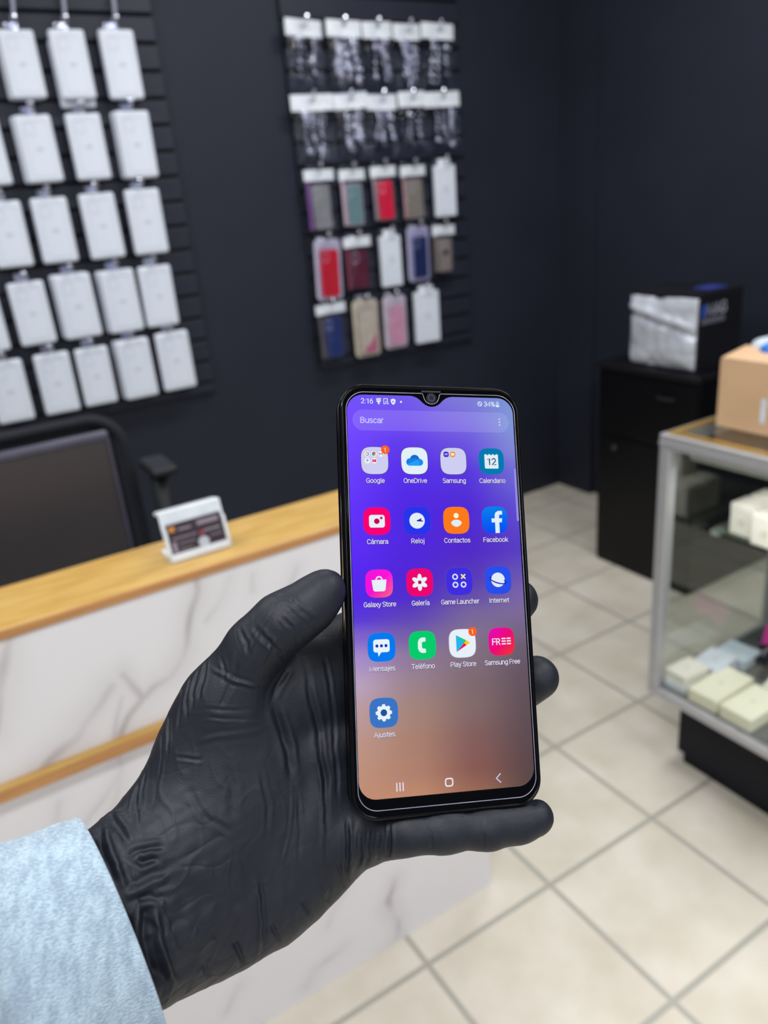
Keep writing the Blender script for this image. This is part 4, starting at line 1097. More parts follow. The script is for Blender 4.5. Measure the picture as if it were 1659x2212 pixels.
MB().box((0.03, -0.016, Z0 + 0.022), (CD - 0.03, -0.012, Z1 - 0.036)).build('side_glass', M['glass'], case)
MB().box((0.03, -CL + 0.012, Z0 + 0.022), (CD - 0.03, -CL + 0.016, Z1 - 0.036)).build('side_glass', M['glass'], case)
MB().box((0.036, -CL + 0.05, Z1 - 0.062), (0.062, -0.055, Z1 - 0.040), 0.005, seg=3).build('light_strip', M['lampw'], case)
sh = MB().box((0.165, -CL + 0.04, 0.632), (CD - 0.02, -0.036, 0.638), 0.0008).build('glass_shelf', clear_mat('shelf_glass', 'e4ece4', 0.02, 1.5, milk=0.18, milk_c='a8b0a0'), case)
MB().box((0.168, -0.050, 0.618), (0.20, -0.030, 0.631), 0.002).build('shelf_bracket', M['alu'], case)


def small_box(x, y, z, sx, sy, sz, m_, label, group, rotz=0.0, name='accessory_box', logo=True):
    t = thing(name, label, 'box', (x, y, z), (0, 0, rotz), group)
    MB().box((-sx / 2, -sy / 2, 0), (sx / 2, sy / 2, sz * 0.72), 0.002).build('tray', m_, t)
    MB().box((-sx / 2 - 0.0006, -sy / 2 - 0.0006, sz * 0.72), (sx / 2 + 0.0006, sy / 2 + 0.0006, sz), 0.002).build('lid', m_, t)
    if logo:
        mb = MB()
        if sz > 0.05:
            ring = [(0.008 * math.cos(a), sz * 0.42 + 0.008 * math.sin(a)) for a in np.linspace(0, 2 * math.pi, 20, False)]
            mb.add([(-sx / 2 - 0.0009, p[0], p[1]) for p in ring] + [(-sx / 2 - 0.0009, p[0] * 0.6, sz * 0.42 + (p[1] - sz * 0.42) * 0.6) for p in ring], [(i, (i + 1) % 20, 20 + (i + 1) % 20, 20 + i) for i in range(20)])
        else:
            mb.add([(0.006 * math.cos(a), 0.0035 * math.sin(a), sz + 0.0004) for a in np.linspace(0, 2 * math.pi, 16, False)], [tuple(range(16))])
        mb.build('printed_emblem', M['warmprint'], t, fix=False)
    return t


G1 = 'cream cube boxes on the glass shelf'
zs = 0.638
cl_ = area('case_fill_light', (XC + 0.05, YC - CL / 2, Z1 - 0.064), (0.016, CL - 0.2), 3.2)  # added fill that brightens the boxes in the case; the strip itself is unlit
cl_.rotation_euler = (0, math.radians(-12), 0)
small_box(0.694, 0.052, zs, 0.062, 0.062, 0.078, M['cream'], 'cream cube box at the near left end of the glass shelf', G1)
small_box(0.674, -0.020, zs, 0.062, 0.066, 0.078, M['cream'], 'cream cube box standing second along the glass shelf front', G1)
small_box(0.765, 0.052, zs, 0.058, 0.060, 0.078, M['cream'], 'cream cube box right behind the left end cube box', G1)
small_box(0.765, -0.022, zs, 0.062, 0.064, 0.078, M['cream'], 'cream cube box in the back row under the topmost cube', G1)
small_box(0.765, -0.024, zs + 0.0785, 0.062, 0.064, 0.070, M['cream'], 'cream cube box stacked topmost at the back of the shelf', G1)
small_box(0.674, -0.095, zs, 0.062, 0.066, 0.078, M['cream'], 'cream cube box third along the glass shelf front', G1)
zd = Z0 + 0.0245
G2 = 'flat boxes on the case deck'
small_box(0.553, 0.098, zd, 0.075, 0.060, 0.022, M['whitebox'], 'white flat box at the bottom of the corner pile in the case', G2, 0.05)
small_box(0.562, 0.098, zd + 0.0222, 0.085, 0.062, 0.026, M['cream'], 'cream flat box topmost in the corner pile by the post', G2, -0.05)
small_box(0.655, 0.085, zd, 0.090, 0.072, 0.042, M['whitebox'], 'bright white flat box behind the large ivory box', G2, 0.12)
small_box(0.750, 0.085, zd, 0.080, 0.085, 0.028, flat('pale_blue_card', (206, 218, 230)), 'pale blue flat box behind the bright white box', G2, 0.1)
small_box(0.585, 0.014, zd, 0.150, 0.078, 0.036, M['ivory'], 'large ivory box lying flat on the case deck', G2, 0.03)
small_box(0.578, -0.078, zd, 0.135, 0.082, 0.036, M['ivory'], 'ivory box lying flat nearest along the case front', G2, 0.0)
small_box(0.70, -0.055, zd, 0.05, 0.04, 0.020, M['cream'], 'small cream box behind the nearest ivory box', G2, 0.2)
for i_, (x_, y_, lab) in enumerate(((0.81, 0.04, 'black pouch with a silver clasp next to the pale blue box'), (0.76, -0.02, 'black pouch with a silver clasp behind the ivory boxes'))):
    t = thing('black_pouch', lab, 'pouch', (x_, y_, zd), (0, 0, 0.2), 'black pouches in the case')
    MB().box((-0.045, -0.03, 0), (0.045, 0.03, 0.018), 0.008, seg=3).build('pouch_body', M['blackmatt'], t)
    MB().tube([(-0.02, 0.0, 0.020), (0.0, 0.008, 0.021), (0.02, 0.0, 0.020)], 0.003, 8).build('clasp', M['alu'], t)
t = thing('pink_folder', 'bright pink folder leaning at the back of the case deck', 'folder', (0.86, 0.055, zd), (0, 0, 0.25))
pk = flat('hot_pink_card', (246, 70, 176), 0.4)
MB().box((-0.004, -0.10, 0), (0.004, 0.03, 0.062), 0.002, mtx=Matrix.Rotation(math.radians(22), 4, 'Y')).build('cover', pk, t)
MB().box((0.005, -0.098, 0.002), (0.008, 0.028, 0.058), 0.001, mtx=Matrix.Rotation(math.radians(22), 4, 'Y')).build('sheets', M['card'], t)

# cardboard box on the case
cbx = thing('cardboard_box', 'open brown cardboard box standing on top of the glass case', 'box', (0.61, 0.103, Z1 + 0.001))
BXW, BXL, BXH = 0.30, 0.42, 0.152
mb = MB()
mb.box((0, -BXL, 0), (BXW, 0, 0.004))
mb.box((0, -BXL, 0.004), (0.004, 0, BXH))
mb.box((BXW - 0.004, -BXL, 0.004), (BXW, 0, BXH))
mb.box((0.004, -0.004, 0.004), (BXW - 0.004, 0, BXH))
mb.box((0.004, -BXL, 0.004), (BXW - 0.004, -BXL + 0.004, BXH))
mb.build('carton', M['cardboard'], cbx)
rf = Matrix.Translation((0, 0, BXH)) @ Matrix.Rotation(math.radians(12), 4, 'Y')
MB().box((0.0, -BXL, 0.0), (0.085, -0.002, 0.003), mtx=Matrix.Translation((0, 0, BXH)) @ Matrix.Rotation(math.radians(-9), 4, 'Y')).build('front_flap', M['cardboard'], cbx)
MB().box((0.09, -0.11, 0.0), (BXW - 0.01, 0.0, 0.003), mtx=Matrix.Translation((0, 0, BXH)) @ Matrix.Rotation(math.radians(-8), 4, 'X')).build('end_flap', M['cardboard'], cbx)
vs, fs = text_mesh('I', 0.062, None, bold=0.06)
MB().add([(-0.0006, -0.112 + x_, 0.030 + y_ * 1.0) for x_, y_ in vs], fs).build('white_print', M['card'], cbx, fix=False)
pb = thing('shopping_bag', 'crumpled white and blue plastic bag poking out of the cardboard box', 'bag', (0.74, 0.02, Z1 + 0.10))
rnd = random.Random(5)


def crumple(parent, name, m_, c, r, seed, sc):
    bm = bmesh.new()
    bmesh.ops.create_icosphere(bm, subdivisions=4, radius=1)
    ph = [random.Random(seed).uniform(0, 6) for _ in range(6)]
    for v in bm.verts:
        p = v.co.copy()
        d = 1 + 0.12 * math.sin(5 * p.x + ph[0]) * math.sin(4 * p.y + ph[1]) + 0.08 * math.sin(11 * p.y + 7 * p.z + ph[2]) + 0.05 * abs(math.sin(13 * p.x + 9 * p.z + ph[3]))
        v.co = Vector((c[0] + p.x * d * r * sc[0], c[1] + p.y * d * r * sc[1], c[2] + p.z * d * r * sc[2]))
    return MB().bmadd(bm).build(name, m_, parent, smooth=True)


crumple(pb, 'white_part', flat('white_bag_film', (214, 226, 238), 0.3), (-0.028, 0.020, 0.060), 0.042, 1, (0.8, 1.25, 0.75))
crumple(pb, 'blue_part', flat('blue_bag_film', (56, 130, 240), 0.3), (-0.056, 0.004, 0.068), 0.026, 2, (0.8, 1.2, 0.8))

# ---------------------------------------------------------------- the smartphone
PH = Matrix(((0.9298426853059575, 0.28985060324776774, -0.22666982238468122, -0.7543253057732303),
             (-0.3320061430077744, 0.39532021024376385, -0.8564425563795393, -0.7527431854246671),
             (-0.15863322977264493, 0.8716126199004517, 0.4638177866815458, 1.3133881900994038),
             (0, 0, 0, 1)))
phone = thing('smartphone', 'smartphone in a glossy black case held upright showing its app screen', 'phone')
phone.matrix_world = PH
MM = 0.001
M['tpu'] = mat('black_glossy_case', (4, 4, 8), 0.14, c2=(5, 5, 9), nscale=50, spec=0.2)
M['bezel'] = mat('black_cover_glass', (2, 2, 4), 0.06, c2=(3, 3, 5), nscale=50, spec=0.07)
M['edge'] = mat('protector_edge', (150, 152, 170), 0.2, c2=(120, 122, 142), nscale=120, spec=0.8)
M['lens'] = mat('camera_lens', (14, 16, 30), 0.08, c2=(26, 28, 50), nscale=400, spec=0.8)

# case: profile swept round the rounded-rectangle outline; inset from the outer edge, height
prof = [(1.9, -0.9), (1.7, 0.35), (1.35, 0.72), (0.95, 0.70), (0.72, 0.40), (0.50, 0.38), (0.25, -0.10), (0.02, -1.3), (0.0, -3.0), (0.22, -3.3), (0.22, -6.8), (0.0, -7.1), (0.1, -8.4), (0.7, -9.7), (1.9, -10.4), (4.0, -10.6)]


def case_ring(inset, z, n=14):
    return [(x * MM, y * MM, z * MM) for x, y in rrect(-37.4 + inset, -84.1 + inset, 37.2 - inset, 80.7 - inset, max(10.2 - inset, 2), n)]


mb = MB()
rings = [case_ring(i_, z_) for i_, z_ in prof]
nr = len(rings[0])
vs = [p for r_ in rings for p in r_]
fs = []
for j in range(len(rings) - 1):
    for i in range(nr):
        k = (i + 1) % nr
        fs.append((j * nr + i, (j + 1) * nr + i, (j + 1) * nr + k, j * nr + k))
fs.append(tuple((len(rings) - 1) * nr + i for i in range(nr))[::-1])
fs.append(tuple(range(nr)))
mb.add(vs, fs)
# buttons moulded in the right edge
mb.build('phone_case', M['tpu'], phone, smooth=False)
for nm, y0, y1 in (('power_button', 12, 24), ('volume_button', 30, 52)):
    MB().box((36.6 * MM, y0 * MM, -6.6 * MM), (37.75 * MM, y1 * MM, -3.6 * MM), 0.0006, seg=3).build(nm, M['tpu'], phone)
for o_ in phone.children:
    if o_.name.startswith('phone_case'):
        o_.data.polygons.foreach_set('use_smooth', [True] * (len(o_.data.polygons) - 2) + [False] * 2)

# bezel: black printed cover glass with the screen opening and its drop notch
notch = [(-8.6, 76.3), (-7.2, 76.05), (-5.9, 75.5), (-4.7, 74.6), (-3.7, 73.6), (-2.7, 72.8), (-1.4, 72.2), (0, 72.0)]
notch = notch + [(-x, y) for x, y in notch[-2::-1]]
scr = rrect(-34.35, -76.3, 34.35, 76.3, 6.6, 12)
# rrect order: top-right corner, top-left, bottom-left, bottom-right; insert the notch between the first two
i0 = 13
screen_outline = scr[:i0] + notch[::-1] + scr[i0:]
glass_outline = rrect(-35.9, -82.6, 35.7, 79.2, 8.6, 12)
tri = tessellate_polygon([[Vector((x, y, 0)) for x, y in glass_outline], [Vector((x, y, 0)) for x, y in screen_outline]])
allp = glass_outline + screen_outline
bz = MB().add([(x * MM, y * MM, 0.10 * MM) for x, y in allp], [tuple(t_) for t_ in tri]).build('bezel', M['bezel'], phone, fix=False)
if bz.data.polygons[0].normal.z < 0:
    bz.data.flip_normals()
# screen protector: fine bright cut edge round the glass, dipping below the camera
pr = rrect(-34.75, -80.3, 34.95, 77.35, 7.4, 14)
dip = [(-3.9, 77.35), (-3.45, 76.9), (-3.2, 76.0), (-2.9, 75.0), (-2.2, 73.9), (-1.1, 73.25), (0, 73.05)]
dip = dip + [(-x, y) for x, y in dip[-2::-1]]
pr = pr[:15] + dip[::-1] + pr[15:]
MB().tube([(x * MM, y * MM, 0.22 * MM) for x, y in pr], 0.16 * MM, 6, closed=True).build('screen_protector', M['edge'], phone, smooth=True)
mb = MB()
mb.add([(2.1 * MM * math.cos(a), (75.6 + 2.1 * math.sin(a)) * MM, 0.14 * MM) for a in np.linspace(0, 2 * math.pi, 28, False)], [tuple(range(28))])
fc = mb.build('front_camera', M['lens'], phone, fix=False)
MB().tube([(1.25 * MM * math.cos(a), (75.6 + 1.25 * math.sin(a)) * MM, 0.17 * MM) for a in np.linspace(0, 2 * math.pi, 24, False)], 0.14 * MM, 6, closed=True).build('lens_ring', M['rim'], fc)
MB().box((-4 * MM, 77.9 * MM, 0.105 * MM), (4 * MM, 78.6 * MM, 0.13 * MM)).build('earpiece', M['plastic'], phone)

# display: lit pixels carry their colours as a mesh attribute
sm = bpy.data.materials.new('lit_screen_pixels')
sm.use_nodes = True
nt = sm.node_tree
nt.nodes.clear()
out = nt.nodes.new('ShaderNodeOutputMaterial')
em = nt.nodes.new('ShaderNodeEmission')
at = nt.nodes.new('ShaderNodeAttribute')
at.attribute_name = 'Col'
nt.links.new(at.outputs['Color'], em.inputs[0])
nt.links.new(em.outputs[0], out.inputs[0])
em.inputs[1].default_value = 1.0

WX = np.array([-34, -12, 12, 34.])
WY = np.array([76, 66, 55, 45, 30, 15, 5, -3, -10, -17, -25, -35, -45, -58, -68, -76.])
WC = np.array([
    [(112, 82, 250), (114, 90, 235), (126, 122, 215), (124, 148, 215)],
    [(118, 76, 255), (112, 78, 240), (122, 105, 225), (130, 150, 215)],
    [(112, 68, 255), (94, 58, 235), (105, 78, 225), (128, 135, 215)],
    [(105, 62, 250), (86, 48, 235), (86, 54, 222), (112, 104, 212)],
    [(98, 52, 250), (82, 40, 228), (80, 42, 212), (94, 76, 208)],
    [(92, 46, 245), (82, 40, 222), (82, 42, 202), (88, 62, 196)],
    [(86, 40, 240), (80, 40, 212), (86, 56, 186), (104, 84, 178)],
    [(84, 42, 232), (82, 46, 205), (100, 78, 170), (120, 100, 170)],
    [(88, 56, 218), (94, 68, 184), (120, 102, 156), (124, 106, 152)],
    [(128, 98, 205), (116, 94, 168), (130, 112, 144), (118, 102, 132)],
    [(166, 140, 205), (142, 120, 156), (130, 112, 128), (108, 92, 112)],
    [(186, 162, 190), (154, 130, 142), (126, 106, 114), (100, 84, 96)],
    [(188, 154, 158), (164, 132, 122), (130, 106, 106), (97, 80, 88)],
    [(188, 147, 132), (170, 128, 112), (130, 94, 92), (94, 76, 82)],
    [(190, 144, 122), (176, 128, 110), (134, 90, 84), (92, 72, 75)],
    [(194, 140, 114), (190, 138, 110), (150, 102, 86), (90, 72, 71)]], float)


def wall_rgb(x, y):
    x = min(max(x, -34), 34)
    y = min(max(y, -76), 76)
    yi = min(max(int(np.searchsorted(-WY, -y)) - 1, 0), len(WY) - 2)
    xi = min(max(int(np.searchsorted(WX, x)) - 1, 0), 2)
    v = (WY[yi] - y) / (WY[yi] - WY[yi + 1])
    u = (x - WX[xi]) / (WX[xi + 1] - WX[xi])
    v = v * v * (3 - 2 * v) * 0.5 + v * 0.5
    u = u * u * (3 - 2 * u) * 0.5 + u * 0.5
    a = WC[yi, xi] * (1 - u) + WC[yi, xi + 1] * u
    b_ = WC[yi + 1, xi] * (1 - u) + WC[yi + 1, xi + 1] * u
    return a * (1 - v) + b_ * v


mb = MB()
gx_, gy_ = 48, 104
vs, cs, fs = [], [], []
for j in range(gy_ + 1):
    for i in range(gx_ + 1):
        x_ = -34.8 + 69.6 * i / gx_
        y_ = -76.8 + 153.6 * j / gy_
        vs.append((x_ * MM, y_ * MM, 0.0))
        cs.append(lin(wall_rgb(x_, y_)))
for j in range(gy_):
    for i in range(gx_):
        a = j * (gx_ + 1) + i
        fs.append((a, a + 1, a + gx_ + 2, a + gx_ + 1))
mb.add(vs, fs, col=cs)


class UI(MB):
    """flat coloured shapes in screen millimetres, stacked in thin layers"""

    def shape(self, pts, c, layer=1, holes=(), grad=None):
        loops = [[Vector((x, y, 0)) for x, y in pts]] + [[Vector((x, y, 0)) for x, y in h] for h in holes]
        tri_ = tessellate_polygon(loops)
        allp_ = list(pts) + [p for h in holes for p in h]
        z_ = layer * 0.012 * MM
        cols = [lin(grad(x, y)) if grad else lin(c) for x, y in allp_]
        self.add([(x * MM, y * MM, z_) for x, y in allp_], [tuple(t_) for t_ in tri_], col=cols)

    def grid_squircle(self, cx, cy, r, grad, layer=1):
        """filled squircle with inner rings so that a gradient shows"""
        n, k = 48, 6
        vs_, cs_, fs_ = [(cx * MM, cy * MM, layer * 0.012 * MM)], [lin(grad(0, 0))], []
        o_ = squircle(0, 0, r, n)
        for q in range(1, k + 1):
            for x, y in o_:
                vs_.append(((cx + x * q / k) * MM, (cy + y * q / k) * MM, layer * 0.012 * MM))
                cs_.append(lin(grad(x * q / k / r, y * q / k / r)))
        for i in range(n):
            fs_.append((0, 1 + i, 1 + (i + 1) % n))
            for q in range(k - 1):
                a_, b2 = 1 + q * n, 1 + (q + 1) * n
                fs_.append((a_ + i, b2 + i, b2 + (i + 1) % n, a_ + (i + 1) % n))
        self.add(vs_, fs_, col=cs_)

    def circle(self, cx, cy, r, c, layer=1, ry=None, rot=0, n=32):
        self.shape(circ(cx, cy, r, ry, rot, n), c, layer)

    def ring(self, cx, cy, r, w_, c, layer=1, ry=None, rot=0, a0=0, a1=360):
        ry = ry or r
        n = 36
        full = (a1 - a0) >= 360
        pts = []
        for q in range(n + (0 if full else 1)):
            a = math.radians(a0 + (a1 - a0) * q / n)
            pts.append(((r + w_ / 2) * math.cos(a), (ry + w_ / 2) * math.sin(a)))
        inn = []
        for q in range(n + (0 if full else 1)):
            a = math.radians(a0 + (a1 - a0) * q / n)
            inn.append(((r - w_ / 2) * math.cos(a), (ry - w_ / 2) * math.sin(a)))
        cr_, sr_ = math.cos(rot), math.sin(rot)
        allp_ = [(cx + x * cr_ - y * sr_, cy + x * sr_ + y * cr_) for x, y in pts + inn]
        k = len(pts)
        m_ = k if full else k - 1
        self.add([(x * MM, y * MM, layer * 0.012 * MM) for x, y in allp_], [(i, (i + 1) % k, k + (i + 1) % k, k + i) for i in range(m_)], col=lin(c))

    def line(self, x0, y0, x1, y1, w_, c, layer=1, cap=True):
        dx, dy = x1 - x0, y1 - y0
        L_ = math.hypot(dx, dy)
        a = math.atan2(dy, dx)
        pts = []
        if cap:
            for q in range(9):
                b_ = math.radians(-90 + 180 * q / 8)
                pts.append((L_ + w_ / 2 * math.cos(b_), w_ / 2 * math.sin(b_)))
            for q in range(9):
                b_ = math.radians(90 + 180 * q / 8)
                pts.append((w_ / 2 * math.cos(b_), w_ / 2 * math.sin(b_)))
        else:
            pts = [(0, -w_ / 2), (L_, -w_ / 2), (L_, w_ / 2), (0, w_ / 2)]
        self.shape([(x0 + x * math.cos(a) - y * math.sin(a), y0 + x * math.sin(a) + y * math.cos(a)) for x, y in pts], c, layer)

    def text(self, s, cx, y, size, width, c, layer=1, align='CENTER', bold=0.0):
        vs_, fs_ = text_mesh(s, size, width, align, bold)
        self.add([((cx + x) * MM, (y + yy) * MM, layer * 0.012 * MM) for x, yy in vs_], fs_, col=lin(c))


def circ(cx, cy, r, ry=None, rot=0, n=32):
    ry = ry or r
    return [(cx + r * math.cos(a) * math.cos(rot) - ry * math.sin(a) * math.sin(rot), cy + r * math.cos(a) * math.sin(rot) + ry * math.sin(a) * math.cos(rot)) for a in np.linspace(0, 2 * math.pi, n, False)]


def squircle(cx, cy, r, n=48, e=3.4):
    pts = []
    for a in np.linspace(0, 2 * math.pi, n, False):
        c_, s__ = math.cos(a), math.sin(a)
        k = (abs(c_) ** e + abs(s__) ** e) ** (-1 / e)
        pts.append((cx + r * k * c_, cy + r * k * s__))
    return pts


display = mb.build('display', sm, phone, fix=False)
WHT = (226, 238, 248)

ui = UI()
ui.text('2:16', -28.6, 72.9, 2.65, 4.7, WHT, 1, 'LEFT', 0.004)
# brush
ui.shape([(-22.5, 74.95), (-20.6, 75.1), (-20.6, 74.5), (-22.5, 74.3)], WHT)
ui.shape([(-22.5, 74.1), (-20.6, 74.3), (-20.7, 73.75), (-21.2, 73.45), (-21.25, 72.6), (-21.85, 72.6), (-21.9, 73.45), (-22.4, 73.6)], WHT)
# page with lens
for a_ in ((-19.5, 72.8, -19.5, 74.9), (-19.5, 74.9, -17.95, 74.9), (-17.95, 74.9, -17.95, 74.1), (-19.5, 72.8, -18.9, 72.8)):
    ui.line(*a_, 0.26, WHT)
ui.ring(-18.3, 73.45, 0.48, 0.24, WHT)
ui.line(-17.98, 73.1, -17.65, 72.75, 0.26, WHT)
# shield
ui.shape([(-15.7, 75.05), (-14.72, 74.6), (-14.75, 73.7), (-15.1, 72.95), (-15.7, 72.45), (-16.3, 72.95), (-16.65, 73.7), (-16.68, 74.6)], WHT, 1, holes=[[(-15.98, 74.2), (-15.3, 73.75), (-15.98, 73.3)]])
ui.circle(-12.5, 73.75, 0.42, WHT)
ui.ring(20.4, 73.75, 0.85, 0.28, WHT)
ui.line(19.85, 74.3, 20.95, 73.2, 0.28, WHT)
ui.text('34%', 22.2, 72.85, 2.55, 4.6, WHT, 1, 'LEFT', 0.004)
ui.shape(rrect(27.2, 72.6, 28.7, 74.6, 0.3, 3), (170, 190, 232), 1)
ui.shape(rrect(27.6, 74.6, 28.3, 75.0, 0.15, 3), (170, 190, 232), 1)
ui.shape(rrect(27.2, 72.6, 28.7, 73.3, 0.25, 3), WHT, 2)
ui.build('status_bar', sm, display, fix=False)

# search field
sb = UI()
pill = rrect(-32.3, 62.0, 32.4, 70.3, 4.1, 12)
n_ = 60
vs, cs, fs = [], [], []
for i in range(n_ + 1):
    x_ = -32.3 + 64.7 * (0.5 - 0.5 * math.cos(math.pi * i / n_))
    e_ = min(x_ + 32.3, 32.4 - x_)
    hh_ = 4.15 if e_ >= 4.15 else math.sqrt(max(4.15 ** 2 - (4.15 - e_) ** 2, 0))
    for y_ in (66.15 - hh_, 66.15, 66.15 + hh_):
        c_ = wall_rgb(x_, y_)
        c_ = c_ * 0.80 + np.array((200, 196, 255)) * 0.20
        vs.append((x_ * MM, y_ * MM, 0.008 * MM))
        cs.append(lin(c_))
for i in range(n_):
    for q in (0, 1):
        a = i * 3 + q
        fs.append((a, a + 3, a + 4, a + 1))
sb.add(vs, fs, col=cs)
sb.text('Buscar', -29.1, 65.1, 3.05, 9.1, (206, 208, 255), 2, 'LEFT', 0.004)
for k in range(3):
    sb.circle(28.4, 67.5 - 1.2 * k, 0.32, (214, 222, 250), 2)
sb.build('search_field', sm, display, fix=False)

nb = UI()
for k in range(3):
    nb.line(-20.1 + 1.2 * k, -74.0, -20.1 + 1.2 * k, -71.2, 0.45, (226, 222, 240), 1)
q_ = rrect(-1.55, -74.1, 1.75, -70.9, 1.0, 5)
nb.shape(q_, (232, 230, 236), 1, holes=[rrect(-1.05, -73.6, 1.25, -71.4, 0.6, 5)])
nb.line(20.6, -71.0, 18.9, -72.6, 0.42, (200, 206, 226), 1)
nb.line(18.9, -72.6, 20.6, -74.2, 0.42, (200, 206, 226), 1)
nb.build('navigation_bar', sm, display, fix=False)
hb = UI()
hb.shape(rrect(33.45, 25.8, 34.4, 47.2, 0.45, 5), (150, 140, 232), 1)
hb.build('edge_handle', sm, display, fix=False)

CX = [-24.0, -8.0, 8.0, 24.0]
CY = [50.1, 26.4, 2.5, -21.4, -45.5]
R_ = 5.35


def badge(u, cx, cy):
    u.circle(cx + 4.35, cy + 4.3, 1.72, (252, 96, 30), 5)
    u.text('1', cx + 4.2, cy + 3.45, 2.3, None, (255, 226, 214), 6)


def icon(col, row, word, width, draw, label):
    u = UI()
    cx, cy = CX[col], CY[row]
    draw(u, cx, cy)
    u.text(word, cx, cy - 8.85, 2.42, width, (28, 18, 70) if row < 3 else (60, 48, 60), 1, bold=0.030)
    u.text(word, cx, cy - 8.75, 2.42, width, (230, 228, 250), 3, bold=0.004)
    o_ = u.build('app_icon', sm, display, fix=False)
    o_['label'] = label
    return o_


def plate(c, rim_=None):
    def f(u, cx, cy):
        if rim_:
            u.shape(squircle(cx, cy, R_ + 0.18), rim_, 1)
        u.shape(squircle(cx, cy, R_), c, 2)
    return f


def d_google(u, cx, cy):
    plate((206, 206, 242), (92, 78, 110))(u, cx, cy)
    for (x, y) in ((-2.9, 2.6), (-0.2, 2.6), (2.5, 2.6), (-2.9, -0.1), (-0.2, -0.1)):
        u.circle(cx + x, cy + y, 1.08, (240, 246, 252), 3)
    x, y = cx - 2.9, cy + 2.6
    for a0, a1, c in ((20, 135, (226, 60, 48)), (135, 215, (240, 176, 30)), (215, 310, (44, 160, 80)), (310, 360, (50, 120, 236))):
        u.ring(x, y, 0.62, 0.28, c, 4, a0=a0, a1=a1)
    u.line(x + 0.02, y, x + 0.7, y, 0.26, (50, 120, 236), 4, cap=False)
    x = cx - 0.2
    for a0, a1, c in ((30, 150, (224, 62, 50)), (150, 270, (46, 162, 84)), (270, 390, (246, 190, 40))):
        u.ring(x, y, 0.56, 0.5, c, 4, a0=a0, a1=a1)
    u.circle(x, y, 0.34, (66, 130, 240), 5)
    x = cx + 2.5
    u.line(x - 0.6, y - 0.42, x - 0.6, y + 0.4, 0.26, (60, 120, 230), 4)
    u.line(x + 0.6, y - 0.42, x + 0.6, y + 0.4, 0.26, (50, 160, 80), 4)
    u.line(x - 0.6, y + 0.4, x, y - 0.05, 0.26, (220, 54, 46), 4)
    u.line(x + 0.6, y + 0.4, x, y - 0.05, 0.26, (220, 54, 46), 4)
    x, y = cx - 2.9, cy - 0.1
    u.shape(circ(x, y + 0.2, 0.42, 0.42), (52, 150, 110), 4)
    u.shape([(x - 0.38, y + 0.05), (x + 0.38, y + 0.05), (x, y - 0.75)], (240, 180, 50), 4)
    u.circle(x + 0.08, y + 0.3, 0.3, (60, 130, 230), 5)
    u.circle(x, y + 0.22, 0.14, (250, 250, 250), 6)
    x = cx - 0.2
    u.shape(rrect(x - 0.78, y - 0.52, x + 0.78, y + 0.52, 0.22, 4), (232, 18, 60), 4)
    u.shape([(x - 0.2, y + 0.26), (x - 0.2, y - 0.26), (x + 0.26, y)], (250, 240, 244), 5)
    badge(u, cx, cy)


def d_cloud(u, cx, cy):
    plate((226, 240, 250), (92, 78, 110))(u, cx, cy)
    u.shape(circ(cx + 0.1, cy + 0.45, 1.95), (24, 104, 206), 3)
    u.shape(circ(cx - 1.9, cy - 0.5, 1.5), (20, 128, 228), 4)
    u.shape([(cx - 2.0, cy + 0.6), (cx + 0.2, cy + 1.2), (cx + 2.6, cy - 0.2), (cx - 2.0, cy - 2.0)], (20, 128, 228), 4)
    u.shape(circ(cx + 2.1, cy - 0.6, 1.38), (26, 140, 240), 5)
    u.shape([(cx - 3.0, cy - 1.4), (cx + 1.3, cy + 0.5), (cx + 2.2, cy - 1.98), (cx - 1.9, cy - 2.0)], (34, 158, 248), 6)


def d_folder(u, cx, cy):
    plate((206, 206, 242), (92, 78, 110))(u, cx, cy)
    u.shape(squircle(cx - 2.9, cy + 2.7, 1.1, 24), (56, 50, 200), 3)
    u.text('AR', cx - 2.9, cy + 2.4, 0.95, 1.3, (235, 235, 255), 4, bold=0.01)
    u.shape(squircle(cx - 0.2, cy + 2.7, 1.1, 24), (240, 150, 40), 3)
    u.shape(rrect(cx - 0.8, cy + 2.25, cx + 0.4, cy + 3.15, 0.15, 3), (250, 246, 236), 4)


def d_cal(u, cx, cy):
    plate((4, 122, 176))(u, cx, cy)
    top = [(cx + 2.9, cy + 2.9)]
    body = [(cx + 2.9, cy - 2.6), (cx + 2.6, cy - 2.95), (cx - 2.6, cy - 2.95), (cx - 2.9, cy - 2.6), (cx - 2.9, cy + 2.6), (cx - 2.6, cy + 2.9)]
    edge = []
    for c_ in (-1.55, 0.0, 1.55):
        edge.append((c_ - 0.45, 2.9))
        for a in (210, 240, 270, 300, 330):
            edge.append((c_ + 0.42 * math.cos(math.radians(a)), 2.9 + 0.42 * math.sin(math.radians(a))))
        edge.append((c_ + 0.45, 2.9))
    u.shape(body + [(cx + x, cy + y) for x, y in edge] + [(cx + 2.6, cy + 2.9), (cx + 2.9, cy + 2.6)], (226, 238, 246), 3)
    u.text('12', cx, cy - 1.35, 3.5, 3.7, (10, 72, 110), 4, bold=0.012)


def d_camera(u, cx, cy):
    plate((250, 0, 112))(u, cx, cy)
    u.shape(rrect(cx - 3.1, cy - 2.5, cx + 3.1, cy + 2.4, 1.0, 6), (230, 240, 248), 3)
    u.circle(cx - 0.05, cy - 0.05, 1.08, (206, 0, 84), 4)
    u.circle(cx + 1.75, cy + 1.2, 0.55, (206, 30, 100), 4)


